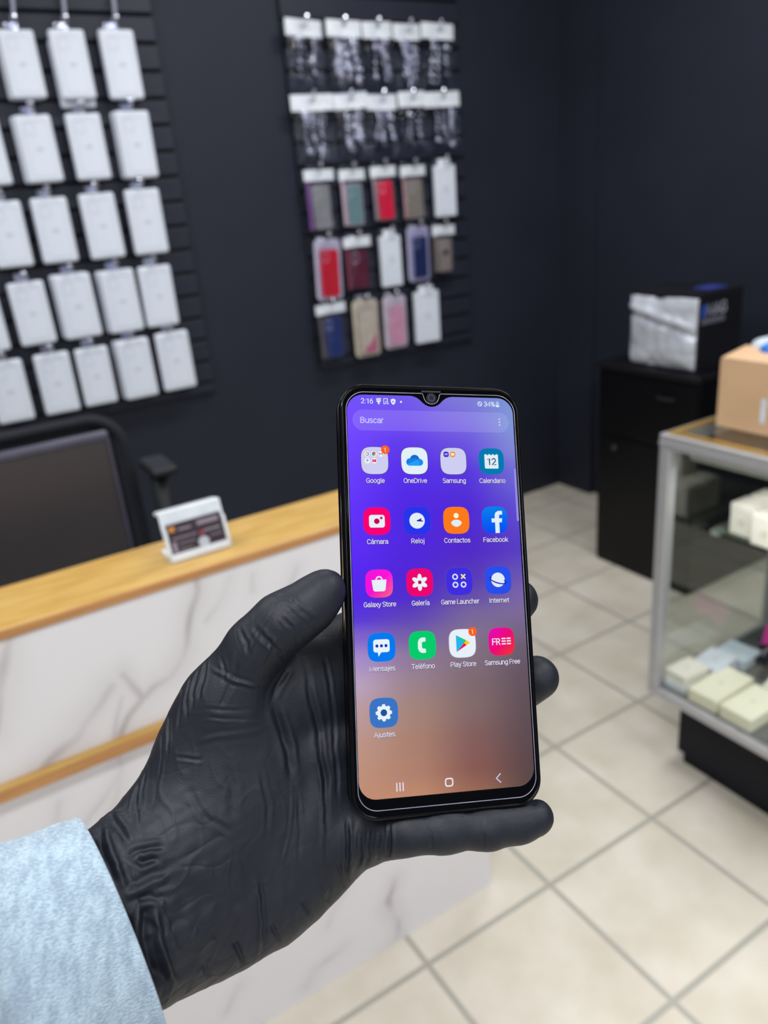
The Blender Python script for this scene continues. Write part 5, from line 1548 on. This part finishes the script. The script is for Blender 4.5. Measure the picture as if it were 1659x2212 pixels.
def d_clock(u, cx, cy):
    plate((38, 52, 236), (66, 60, 200))(u, cx, cy)
    u.circle(cx, cy, 3.1, (226, 238, 246), 3)
    u.shape([(cx - 0.25, cy + 0.05), (cx + 1.7, cy + 0.95), (cx + 1.9, cy + 0.65), (cx + 1.45, cy + 0.2), (cx + 2.35, cy + 0.0), (cx + 2.35, cy - 0.4), (cx, cy - 0.25)], (34, 30, 150), 4)


def d_contact(u, cx, cy):
    plate((252, 122, 26))(u, cx, cy)
    u.circle(cx, cy + 1.85, 1.05, (240, 244, 214), 3)
    pts = [(cx + 2.2 * math.cos(a), cy - 1.2 + 1.45 * math.sin(a)) for a in np.linspace(0, math.pi, 18)]
    pts += [(cx - 1.5, cy - 2.0), (cx - 0.6, cy - 2.5), (cx, cy - 2.6), (cx + 0.6, cy - 2.5), (cx + 1.5, cy - 2.0)]
    u.shape(pts, (226, 236, 240), 3)


def d_fb(u, cx, cy):
    u.grid_squircle(cx, cy, R_, lambda x, y: (8 + 2 * y, 104 + 26 * y, 240 - 6 * y), 2)
    u.shape([(cx + 0.1, cy - 5.3), (cx + 1.9, cy - 5.25), (cx + 1.9, cy - 1.0), (cx + 3.0, cy - 1.0), (cx + 3.2, cy + 0.6), (cx + 1.9, cy + 0.6), (cx + 1.9, cy + 1.6), (cx + 2.3, cy + 2.1),
             (cx + 3.3, cy + 2.1), (cx + 3.3, cy + 3.6), (cx + 1.7, cy + 3.6), (cx + 0.6, cy + 3.1), (cx + 0.1, cy + 2.0), (cx + 0.1, cy + 0.6), (cx - 1.3, cy + 0.6), (cx - 1.3, cy - 1.0), (cx + 0.1, cy - 1.0)], (224, 238, 250), 3)


def d_store(u, cx, cy):
    u.grid_squircle(cx, cy, R_, lambda x, y: (246 + 6 * x, 20 + 50 * max(0, x - y) * 0.9, 216 - 60 * max(0, x * 0.7 - y)), 2)
    u.shape([(cx - 2.9, cy + 1.35), (cx + 2.9, cy + 1.45), (cx + 2.4, cy - 2.5), (cx + 1.8, cy - 3.0), (cx - 1.8, cy - 3.0), (cx - 2.4, cy - 2.5)], (230, 240, 248), 3)
    u.ring(cx, cy + 1.4, 1.15, 0.5, (230, 240, 248), 3, a0=0, a1=180)


def d_gallery(u, cx, cy):
    plate((236, 6, 112))(u, cx, cy)
    for k in range(6):
        a = math.radians(90 + 60 * k)
        u.shape(circ(cx + 1.75 * math.cos(a), cy + 1.75 * math.sin(a), 1.55, 0.86, a), (232, 242, 246), 3 + (k % 2))
    u.circle(cx, cy, 0.72, (196, 10, 84), 5)


def d_game(u, cx, cy):
    plate((62, 46, 224), (90, 70, 190))(u, cx, cy)
    for x, y in ((-1.65, 1.75), (-1.65, -1.35), (1.65, -1.35)):
        u.ring(cx + x, cy + y, 0.92, 0.55, (214, 226, 250), 3)
    u.line(cx + 0.95, cy + 2.5, cx + 2.35, cy + 1.1, 0.55, (240, 238, 130), 3)
    u.line(cx + 0.95, cy + 1.1, cx + 2.35, cy + 2.5, 0.55, (240, 238, 130), 4)


def d_net(u, cx, cy):
    plate((40, 78, 236), (70, 80, 210))(u, cx, cy)
    u.circle(cx, cy + 0.1, 2.85, (224, 236, 248), 3)
    u.ring(cx, cy - 0.1, 3.35, 0.5, (22, 36, 176), 4, ry=1.05, rot=math.radians(-17), a0=150, a1=405)


def d_msg(u, cx, cy):
    plate((6, 122, 240))(u, cx, cy)
    u.shape(rrect(cx - 3.15, cy - 1.9, cx + 3.15, cy + 2.9, 1.0, 6), (232, 243, 250), 3)
    u.shape([(cx - 1.5, cy - 1.5), (cx + 0.1, cy - 1.6), (cx - 1.3, cy - 3.5)], (232, 243, 250), 4)
    for k in (-1, 0, 1):
        u.circle(cx + 1.75 * k, cy + 0.5, 0.6, (14, 60, 190), 4)


def d_tel(u, cx, cy):
    plate((8, 204, 108))(u, cx, cy)
    u.shape([(cx + 1.1, cy + 2.9), (cx - 0.3, cy + 2.9), (cx - 1.3, cy + 2.3), (cx - 1.75, cy + 1.2), (cx - 1.8, cy - 1.2), (cx - 1.3, cy - 2.3), (cx - 0.3, cy - 2.9), (cx + 1.1, cy - 2.9), (cx + 1.3, cy - 2.7),
             (cx + 1.3, cy - 1.6), (cx + 1.0, cy - 1.3), (cx + 0.1, cy - 1.25), (cx - 0.2, cy - 0.95), (cx - 0.2, cy + 0.95), (cx + 0.1, cy + 1.25), (cx + 1.0, cy + 1.3), (cx + 1.3, cy + 1.6), (cx + 1.3, cy + 2.7)], (228, 244, 246), 3)


def d_play(u, cx, cy):
    plate((232, 240, 250), (170, 160, 180))(u, cx, cy)
    A, B, C_, D = (cx - 2.5, cy + 3.2), (cx - 2.5, cy - 3.2), (cx + 3.1, cy + 0.2), (cx + 0.8, cy + 0.1)
    u.shape([A, B, (cx + 0.7, cy + 0.1)], (34, 182, 240), 3)
    u.shape([A, (cx + 0.7, cy + 0.1), (cx + 1.6, cy + 1.1)], (36, 200, 120), 4)
    u.shape([(cx + 0.7, cy + 0.1), (cx + 1.6, cy + 1.1), C_, (cx + 1.6, cy - 0.8)], (250, 196, 20), 4)
    u.shape([B, (cx + 1.6, cy - 0.8), (cx + 0.7, cy + 0.1)], (226, 30, 74), 4)
    badge(u, cx, cy)


def d_free(u, cx, cy):
    u.grid_squircle(cx, cy, R_, lambda x, y: (236 + 8 * (x - y) * 0.5, 10 + 46 * max(0, (x - y) * 0.5), 120 - 70 * (x - y) * 0.55), 2)
    u.text('FR', cx - 2.15, cy - 1.15, 3.2, 3.2, (240, 232, 246), 3, bold=0.012)
    for x in (0.05, 2.2):
        for y in (-0.95, 0.1, 1.1):
            u.shape([(cx + x, cy + y - 0.26), (cx + x + 1.7, cy + y - 0.26), (cx + x + 1.7, cy + y + 0.26), (cx + x, cy + y + 0.26)], (240, 232, 246), 3)


def d_gear(u, cx, cy):
    plate((58, 116, 196), (110, 130, 190))(u, cx, cy)
    pts = []
    for k in range(8):
        a = 2 * math.pi * k / 8 + math.pi / 2
        for da, r in ((-0.27, 2.55), (-0.17, 3.15), (0.17, 3.15), (0.27, 2.55)):
            pts.append((cx + r * math.cos(a + da), cy + r * math.sin(a + da)))
    u.shape(pts, (232, 242, 250), 3, holes=[circ(cx, cy, 1.25)])
    u.circle(cx, cy, 1.25, (30, 84, 150), 3)


ICONS = [
    (0, 0, 'Google', 7.2, d_google, 'lilac folder icon holding five tiny icons with an orange badge'),
    (1, 0, 'OneDrive', 9.3, d_cloud, 'white icon with a blue cloud'),
    (2, 0, 'Samsung', 9.4, d_folder, 'lilac folder icon holding two tiny icons'),
    (3, 0, 'Calendario', 10.9, d_cal, 'teal icon with a white calendar page reading 12'),
    (0, 1, 'Cámara', 8.2, d_camera, 'pink red icon with a white camera'),
    (1, 1, 'Reloj', 5.2, d_clock, 'blue icon with a white clock face'),
    (2, 1, 'Contactos', 10.6, d_contact, 'orange icon with a white person figure'),
    (3, 1, 'Facebook', 10.3, d_fb, 'blue icon with a white letter f'),
    (0, 2, 'Galaxy Store', 12.5, d_store, 'magenta icon with a white shopping bag'),
    (1, 2, 'Galería', 7.0, d_gallery, 'crimson icon with a white six petal flower'),
    (2, 2, 'Game Launcher', 15.4, d_game, 'violet blue icon with three rings and a yellow cross'),
    (3, 2, 'Internet', 8.2, d_net, 'blue icon with a white ringed planet'),
    (0, 3, 'Mensajes', 9.9, d_msg, 'blue icon with a white speech bubble'),
    (1, 3, 'Teléfono', 9.0, d_tel, 'green icon with a white handset'),
    (2, 3, 'Play Store', 10.2, d_play, 'white icon with a coloured triangle and an orange badge'),
    (3, 3, 'Samsung Free', 14.4, d_free, 'red and magenta icon reading FREE'),
    (0, 4, 'Ajustes', 7.9, d_gear, 'blue icon with a white gear'),
]
for a_ in ICONS:
    icon(*a_)

# ---------------------------------------------------------------- the gloved hand and sleeve
def hand_sdf(P, prims, np):
    """signed distance (mm) of the gloved hand at points P (N,3): tapered limbs blended smoothly, dented by the phone case"""
    d = None
    for a, b, ra, rb, sz, k in prims:
        a = np.array(a, np.float32); b = np.array(b, np.float32)
        ba = b - a
        t = np.clip(((P - a) @ ba) / max(float(ba @ ba), 1e-6), 0, 1)
        q = P - a - t[:, None] * ba
        q[:, 2] /= sz
        e = (np.sqrt((q * q).sum(1)) - (ra + t * (rb - ra))) * (0.5 + 0.5 * sz)
        if d is None:
            d = e
        else:
            h = np.clip(k - np.abs(d - e), 0, None) / k
            d = np.minimum(d, e) - h * h * k * 0.25
    # phone case as a rounded box, kept out of the flesh
    q = np.abs(P - np.array((0, -1.7, -4.9), np.float32)) - np.array((37.5 - 4, 82.4 - 4, 5.7 - 4), np.float32)
    c = np.sqrt((np.maximum(q, 0) ** 2).sum(1)) + np.minimum(q.max(1), 0) - 4.0
    return np.maximum(d, -c + 0.15)


person = thing('person', 'hand in a black nitrile glove and pale blue sleeve holding up the phone', 'person')
person.matrix_world = PH

STEP = 0.95
pts_ = np.array([p for l in HAND_LIMBS for p in (l[0], l[1])], float)
rad_ = max(max(l[2], l[3]) for l in HAND_LIMBS)
lo = pts_.min(0) - rad_ - 3
hi = pts_.max(0) + rad_ + 3
dims = np.ceil((hi - lo) / STEP).astype(int) + 1
xs, ys, zs_ = [lo[i] + STEP * np.arange(dims[i]) for i in range(3)]
vol = np.empty(dims, np.float32)
for i in range(dims[0]):
    Y_, Z_ = np.meshgrid(ys, zs_, indexing='ij')
    P_ = np.stack([np.full(Y_.size, xs[i]), Y_.ravel(), Z_.ravel()], 1).astype(np.float32)
    vol[i] = hand_sdf(P_, HAND_LIMBS, np).reshape(dims[1], dims[2])
# dual surface of the zero level: one vertex per crossed cell
inside = vol < 0
corn = np.stack([inside[dx:dims[0] - 1 + dx, dy:dims[1] - 1 + dy, dz:dims[2] - 1 + dz] for dx in (0, 1) for dy in (0, 1) for dz in (0, 1)])
cnt = corn.sum(0)
act = (cnt > 0) & (cnt < 8)
cell_id = -np.ones(act.shape, np.int64)
ci_ = np.argwhere(act)
cell_id[act] = np.arange(len(ci_))
acc = np.zeros((len(ci_), 3))
num = np.zeros(len(ci_))
offs = [(dx, dy, dz) for dx in (0, 1) for dy in (0, 1) for dz in (0, 1)]
for a_ in offs:
    for ax_ in range(3):
        if a_[ax_] == 1:
            continue
        b_ = list(a_)
        b_[ax_] = 1
        va = vol[ci_[:, 0] + a_[0], ci_[:, 1] + a_[1], ci_[:, 2] + a_[2]]
        vb = vol[ci_[:, 0] + b_[0], ci_[:, 1] + b_[1], ci_[:, 2] + b_[2]]
        mk = (va < 0) != (vb < 0)
        tt = np.where(mk, va / np.where(mk, va - vb, 1), 0)
        for d_ in range(3):
            acc[:, d_] += np.where(mk, a_[d_] + (tt if d_ == ax_ else 0), 0)
        num += mk
V_ = (ci_ + acc / num[:, None]) * STEP + lo
quads = []
for ax_ in range(3):
    o1, o2 = [(1, 2), (2, 0), (0, 1)][ax_]
    sl_a = [slice(None)] * 3
    sl_b = [slice(None)] * 3
    sl_a[ax_] = slice(0, -1)
    sl_b[ax_] = slice(1, None)
    A_, B_ = inside[tuple(sl_a)], inside[tuple(sl_b)]
    for flip in (False, True):
        e_ = np.argwhere((A_ & ~B_) if not flip else (~A_ & B_))
        e_ = e_[(e_[:, o1] > 0) & (e_[:, o2] > 0)]
        e_ = e_[(e_[:, o1] < dims[o1] - 1) & (e_[:, o2] < dims[o2] - 1)]
        q4 = []
        for (s1, s2) in ((0, 0), (1, 0), (1, 1), (0, 1)):
            c_ = e_.copy()
            c_[:, o1] -= s1
            c_[:, o2] -= s2
            q4.append(cell_id[c_[:, 0], c_[:, 1], c_[:, 2]])
        q4 = np.stack(q4, 1)
        quads.append(q4[:, ::-1] if not flip else q4)
Q_ = np.concatenate(quads)
Q_ = Q_[(Q_ >= 0).all(1)]


def smooth_verts(V, Q, it, lam=0.5):
    E = np.concatenate([Q[:, [0, 1]], Q[:, [1, 2]], Q[:, [2, 3]], Q[:, [3, 0]]])
    for _ in range(it):
        s = np.zeros_like(V)
        c = np.zeros(len(V))
        for a, b in ((0, 1), (1, 0)):
            for d_ in range(3):
                s[:, d_] += np.bincount(E[:, a], V[E[:, b], d_], len(V))
            c += np.bincount(E[:, a], minlength=len(V))
        V = V + lam * (s / np.maximum(c, 1)[:, None] - V)
    return V


V_ = smooth_verts(V_, Q_, 3)


def subdivide(V, Q):
    E = np.sort(np.concatenate([Q[:, [0, 1]], Q[:, [1, 2]], Q[:, [2, 3]], Q[:, [3, 0]]]), 1)
    U, inv = np.unique(E, axis=0, return_inverse=True)
    inv = inv.reshape(4, len(Q))
    nV = len(V)
    mid = (V[U[:, 0]] + V[U[:, 1]]) / 2
    cen = V[Q].mean(1)
    V2 = np.concatenate([V, mid, cen])
    e = inv + nV
    c = np.arange(len(Q)) + nV + len(U)
    Q2 = np.concatenate([np.stack([Q[:, k], e[k], c, e[k - 1]], 1) for k in range(4)])
    return V2, Q2


V_, Q_ = subdivide(V_, Q_)
V_ = smooth_verts(V_, Q_, 2)


def normals(V, Q):
    n = np.cross(V[Q[:, 2]] - V[Q[:, 0]], V[Q[:, 3]] - V[Q[:, 1]])
    N = np.zeros_like(V)
    for k in range(4):
        for d_ in range(3):
            N[:, d_] += np.bincount(Q[:, k], n[:, d_], len(V))
    return N / (np.linalg.norm(N, axis=1)[:, None] + 1e-12)


N_ = normals(V_, Q_)
# orientation check against the field
cen_ = V_.mean(0)
g_ = hand_sdf((V_[:400] + N_[:400] * 0.8).astype(np.float32), HAND_LIMBS, np) - hand_sdf((V_[:400] - N_[:400] * 0.8).astype(np.float32), HAND_LIMBS, np)
if g_.sum() < 0:
    Q_ = Q_[:, ::-1]
    N_ = -N_


def fn3(P, dirs, seed, f):
    r = np.random.RandomState(seed)
    o = np.zeros(len(P))
    for _ in range(10):
        v = r.normal(size=3) * np.array(dirs)
        o += np.sin(P @ v * f + r.uniform(0, 6.28))
    return o / 4.0


WARP = np.stack([fn3(V_, (1, 1, 1), 31 + k, 0.16) * 0.7 + fn3(V_, (1, 1, 1), 41 + k, 0.6) * 0.15 for k in range(3)], 1)
AMPN = np.clip(0.8 + 0.35 * fn3(V_, (1, 1, 1), 51, 0.2), 0.25, 1.3)
disp = np.zeros(len(V_))
for w_, amp, pl in GLOVE_FOLDS:
    w_ = max(0.72 * w_, 0.62)
    pl = np.array(pl)
    lo_, hi_ = pl.min(0) - 4 * w_, pl.max(0) + 4 * w_
    idx = np.where(((V_ > lo_) & (V_ < hi_)).all(1))[0]
    if not len(idx):
        continue
    Pn = V_[idx] + WARP[idx]
    best = np.full(len(idx), 99.0)
    tl_ = np.zeros(len(idx))
    L_ = len(pl) - 1
    for k in range(L_):
        ba = pl[k + 1] - pl[k]
        t_ = np.clip(((Pn - pl[k]) @ ba) / max(ba @ ba, 1e-6), 0, 1)
        dd = np.linalg.norm(Pn - pl[k] - t_[:, None] * ba, axis=1)
        m_ = dd < best
        best[m_] = dd[m_]
        tl_[m_] = ((k + t_) / L_)[m_]
    fade = np.clip(np.sin(np.pi * np.clip(tl_, 0.02, 0.98)) * 1.6, 0.05, 1)
    g = -amp * np.exp(-(best / w_) ** 2) + 0.38 * amp * np.exp(-((best - 2.0 * w_) / (0.9 * w_)) ** 2)
    disp[idx] += g * fade * 0.95 * AMPN[idx]


wr = np.exp(-(np.linalg.norm(V_ - np.array(SLEEVE_AXIS[0]) - np.array((10, 8, 0)), axis=1) / 34.0) ** 2)
disp += 0.10 * fn3(V_, (1, 0.6, 1), 3, 0.25) + wr * 0.9 * fn3(V_, (1.0, 1.0, 0.8), 5, 0.16) + wr * 0.35 * fn3(V_, (1, 1, 1), 8, 0.45)
disp += 0.05 * fn3(V_, (1.2, 0.35, 1), 13, 0.6)
rg = 1 - np.abs(np.clip(fn3(V_ + 2.0 * WARP, (1.0, 0.45, 0.8), 21, 0.34), -1, 1))      # fine crinkles, mostly near the wrist
disp += (0.06 + 0.32 * wr) * np.clip(rg - 0.72, 0, 1) / 0.28
rg = 1 - np.abs(np.clip(fn3(V_ + 2.0 * WARP, (0.5, 1.0, 0.8), 22, 0.28), -1, 1))
disp -= (0.03 + 0.30 * wr) * np.clip(rg - 0.78, 0, 1) / 0.22
free = hand_sdf(V_.astype(np.float32), HAND_LIMBS, np)
q_ = np.abs(V_ - np.array((0, -1.7, -4.9))) - np.array((37.5, 82.4, 5.7))
near = (q_.max(1) < 0.9)
disp[near] = np.minimum(disp[near], 0)
V_ = V_ + N_ * disp[:, None]
me = bpy.data.meshes.new('glove')
me.from_pydata((V_ * MM).tolist(), [], Q_.tolist())
me.polygons.foreach_set('use_smooth', [True] * len(me.polygons))
M['nitrile'] = mat('black_nitrile', (18, 22, 33), 0.54, c2=(22, 26, 37), nscale=120, spec=0.4, bump=(1500, 0.3, 0.0003))
me.materials.append(M['nitrile'])
glove = bpy.data.objects.new('glove', me)
COL.objects.link(glove)
glove.parent = person
glove['label'] = 'black nitrile glove with wrist folds'

# sleeve: a cloth tube round the forearm
ax = [Vector(p) for p in SLEEVE_AXIS]
# resample the axis
samp = []
for q in range(65):
    t_ = q / 64 * (len(ax) - 1)
    k = min(int(t_), len(ax) - 2)
    u_ = t_ - k
    p0, p1, p2, p3 = ax[max(k - 1, 0)], ax[k], ax[k + 1], ax[min(k + 2, len(ax) - 1)]
    samp.append(0.5 * ((2 * p1) + (p2 - p0) * u_ + (2 * p0 - 5 * p1 + 4 * p2 - p3) * u_ ** 2 + (3 * p1 - p0 - 3 * p2 + p3) * u_ ** 3))
NS, NR = len(samp), 120
vs, fs = [], []


d0_ = None


def sleeve_pt(i, a, off):
    p = samp[i]
    d = (samp[min(i + 4, NS - 1)] - samp[max(i - 4, 0)]).normalized()
    u = d.cross(Vector((0, 0, 1))).normalized()
    w = u.cross(d).normalized()
    s = i / NS
    ra, rb = 41.5 + 10 * s, 31 + 8 * s
    wr_ = 0.5 * math.sin(3 * a + 5 * s) + 0.8 * math.sin(2 * a - 9 * s + 1) * min(1, 4 * s)
    r_off = off + wr_ * 0.8
    lipx = 1.2 * math.exp(-((i - 3.2) / 1.4) ** 2) * -0.5
    return p + u * (math.cos(a) * (ra + r_off + lipx)) + w * (math.sin(a) * (rb + r_off + lipx))


for i in range(NS):
    for k in range(NR):
        vs.append(sleeve_pt(i, 2 * math.pi * k / NR, 0) * MM)
for i in range(NS):
    for k in range(NR):
        vs.append(sleeve_pt(i, 2 * math.pi * k / NR, -1.8) * MM)
for i in range(NS - 1):
    for k in range(NR):
        l = (k + 1) % NR
        fs.append((i * NR + k, i * NR + l, (i + 1) * NR + l, (i + 1) * NR + k))
        o_ = NS * NR
        fs.append((o_ + i * NR + k, o_ + (i + 1) * NR + k, o_ + (i + 1) * NR + l, o_ + i * NR + l))
for k in range(NR):
    l = (k + 1) % NR
    fs.append((k, NS * NR + k, NS * NR + l, l))
    fs.append(((NS - 1) * NR + k, (NS - 1) * NR + l, NS * NR + (NS - 1) * NR + l, NS * NR + (NS - 1) * NR + k))
km = mat('pale_blue_marl_knit', (174, 194, 208), 0.9, c2=(140, 158, 176), nscale=160, stretch=(1, 1, 1), spec=0.1)
nt = km.node_tree
b = nt.nodes['Principled BSDF']
tc = nt.nodes.new('ShaderNodeTexCoord')
mp = nt.nodes.new('ShaderNodeMapping')
mp.inputs['Rotation'].default_value = (0, 0, math.radians(32))
mp.inputs['Scale'].default_value = (760, 2000, 760)
nt.links.new(tc.outputs['Object'], mp.inputs[0])
n1 = nt.nodes.new('ShaderNodeTexNoise')
n1.inputs['Scale'].default_value = 1.0
n1.inputs['Detail'].default_value = 3
nt.links.new(mp.outputs[0], n1.inputs['Vector'])
mp2 = nt.nodes.new('ShaderNodeMapping')
mp2.inputs['Rotation'].default_value = (0, 0, math.radians(32))
mp2.inputs['Scale'].default_value = (300, 110, 140)
nt.links.new(tc.outputs['Object'], mp2.inputs[0])
n2 = nt.nodes.new('ShaderNodeTexNoise')
n2.inputs['Scale'].default_value = 1.0
n2.inputs['Detail'].default_value = 3
nt.links.new(mp2.outputs[0], n2.inputs['Vector'])
ad = nt.nodes.new('ShaderNodeMath')
ad.operation = 'ADD'
nt.links.new(n1.outputs[0], ad.inputs[0])
nt.links.new(n2.outputs[0], ad.inputs[1])
r2 = nt.nodes.new('ShaderNodeMapRange')
r2.inputs[1].default_value = 0.78
r2.inputs[2].default_value = 1.22
nt.links.new(ad.outputs[0], r2.inputs[0])
mxn = [n_ for n_ in nt.nodes if n_.bl_idname == 'ShaderNodeMix'][0]
nt.links.new(r2.outputs[0], mxn.inputs[0])
bpn = nt.nodes.new('ShaderNodeBump')
bpn.inputs['Strength'].default_value = 0.9
bpn.inputs['Distance'].default_value = 0.0008
nt.links.new(n1.outputs[0], bpn.inputs['Height'])
nt.links.new(bpn.outputs[0], b.inputs['Normal'])
b.inputs['Sheen Weight'].default_value = 0.3
slv = MB().add(vs, fs).build('sleeve', km, person, smooth=True)
slv['label'] = 'pale blue knitted sleeve'
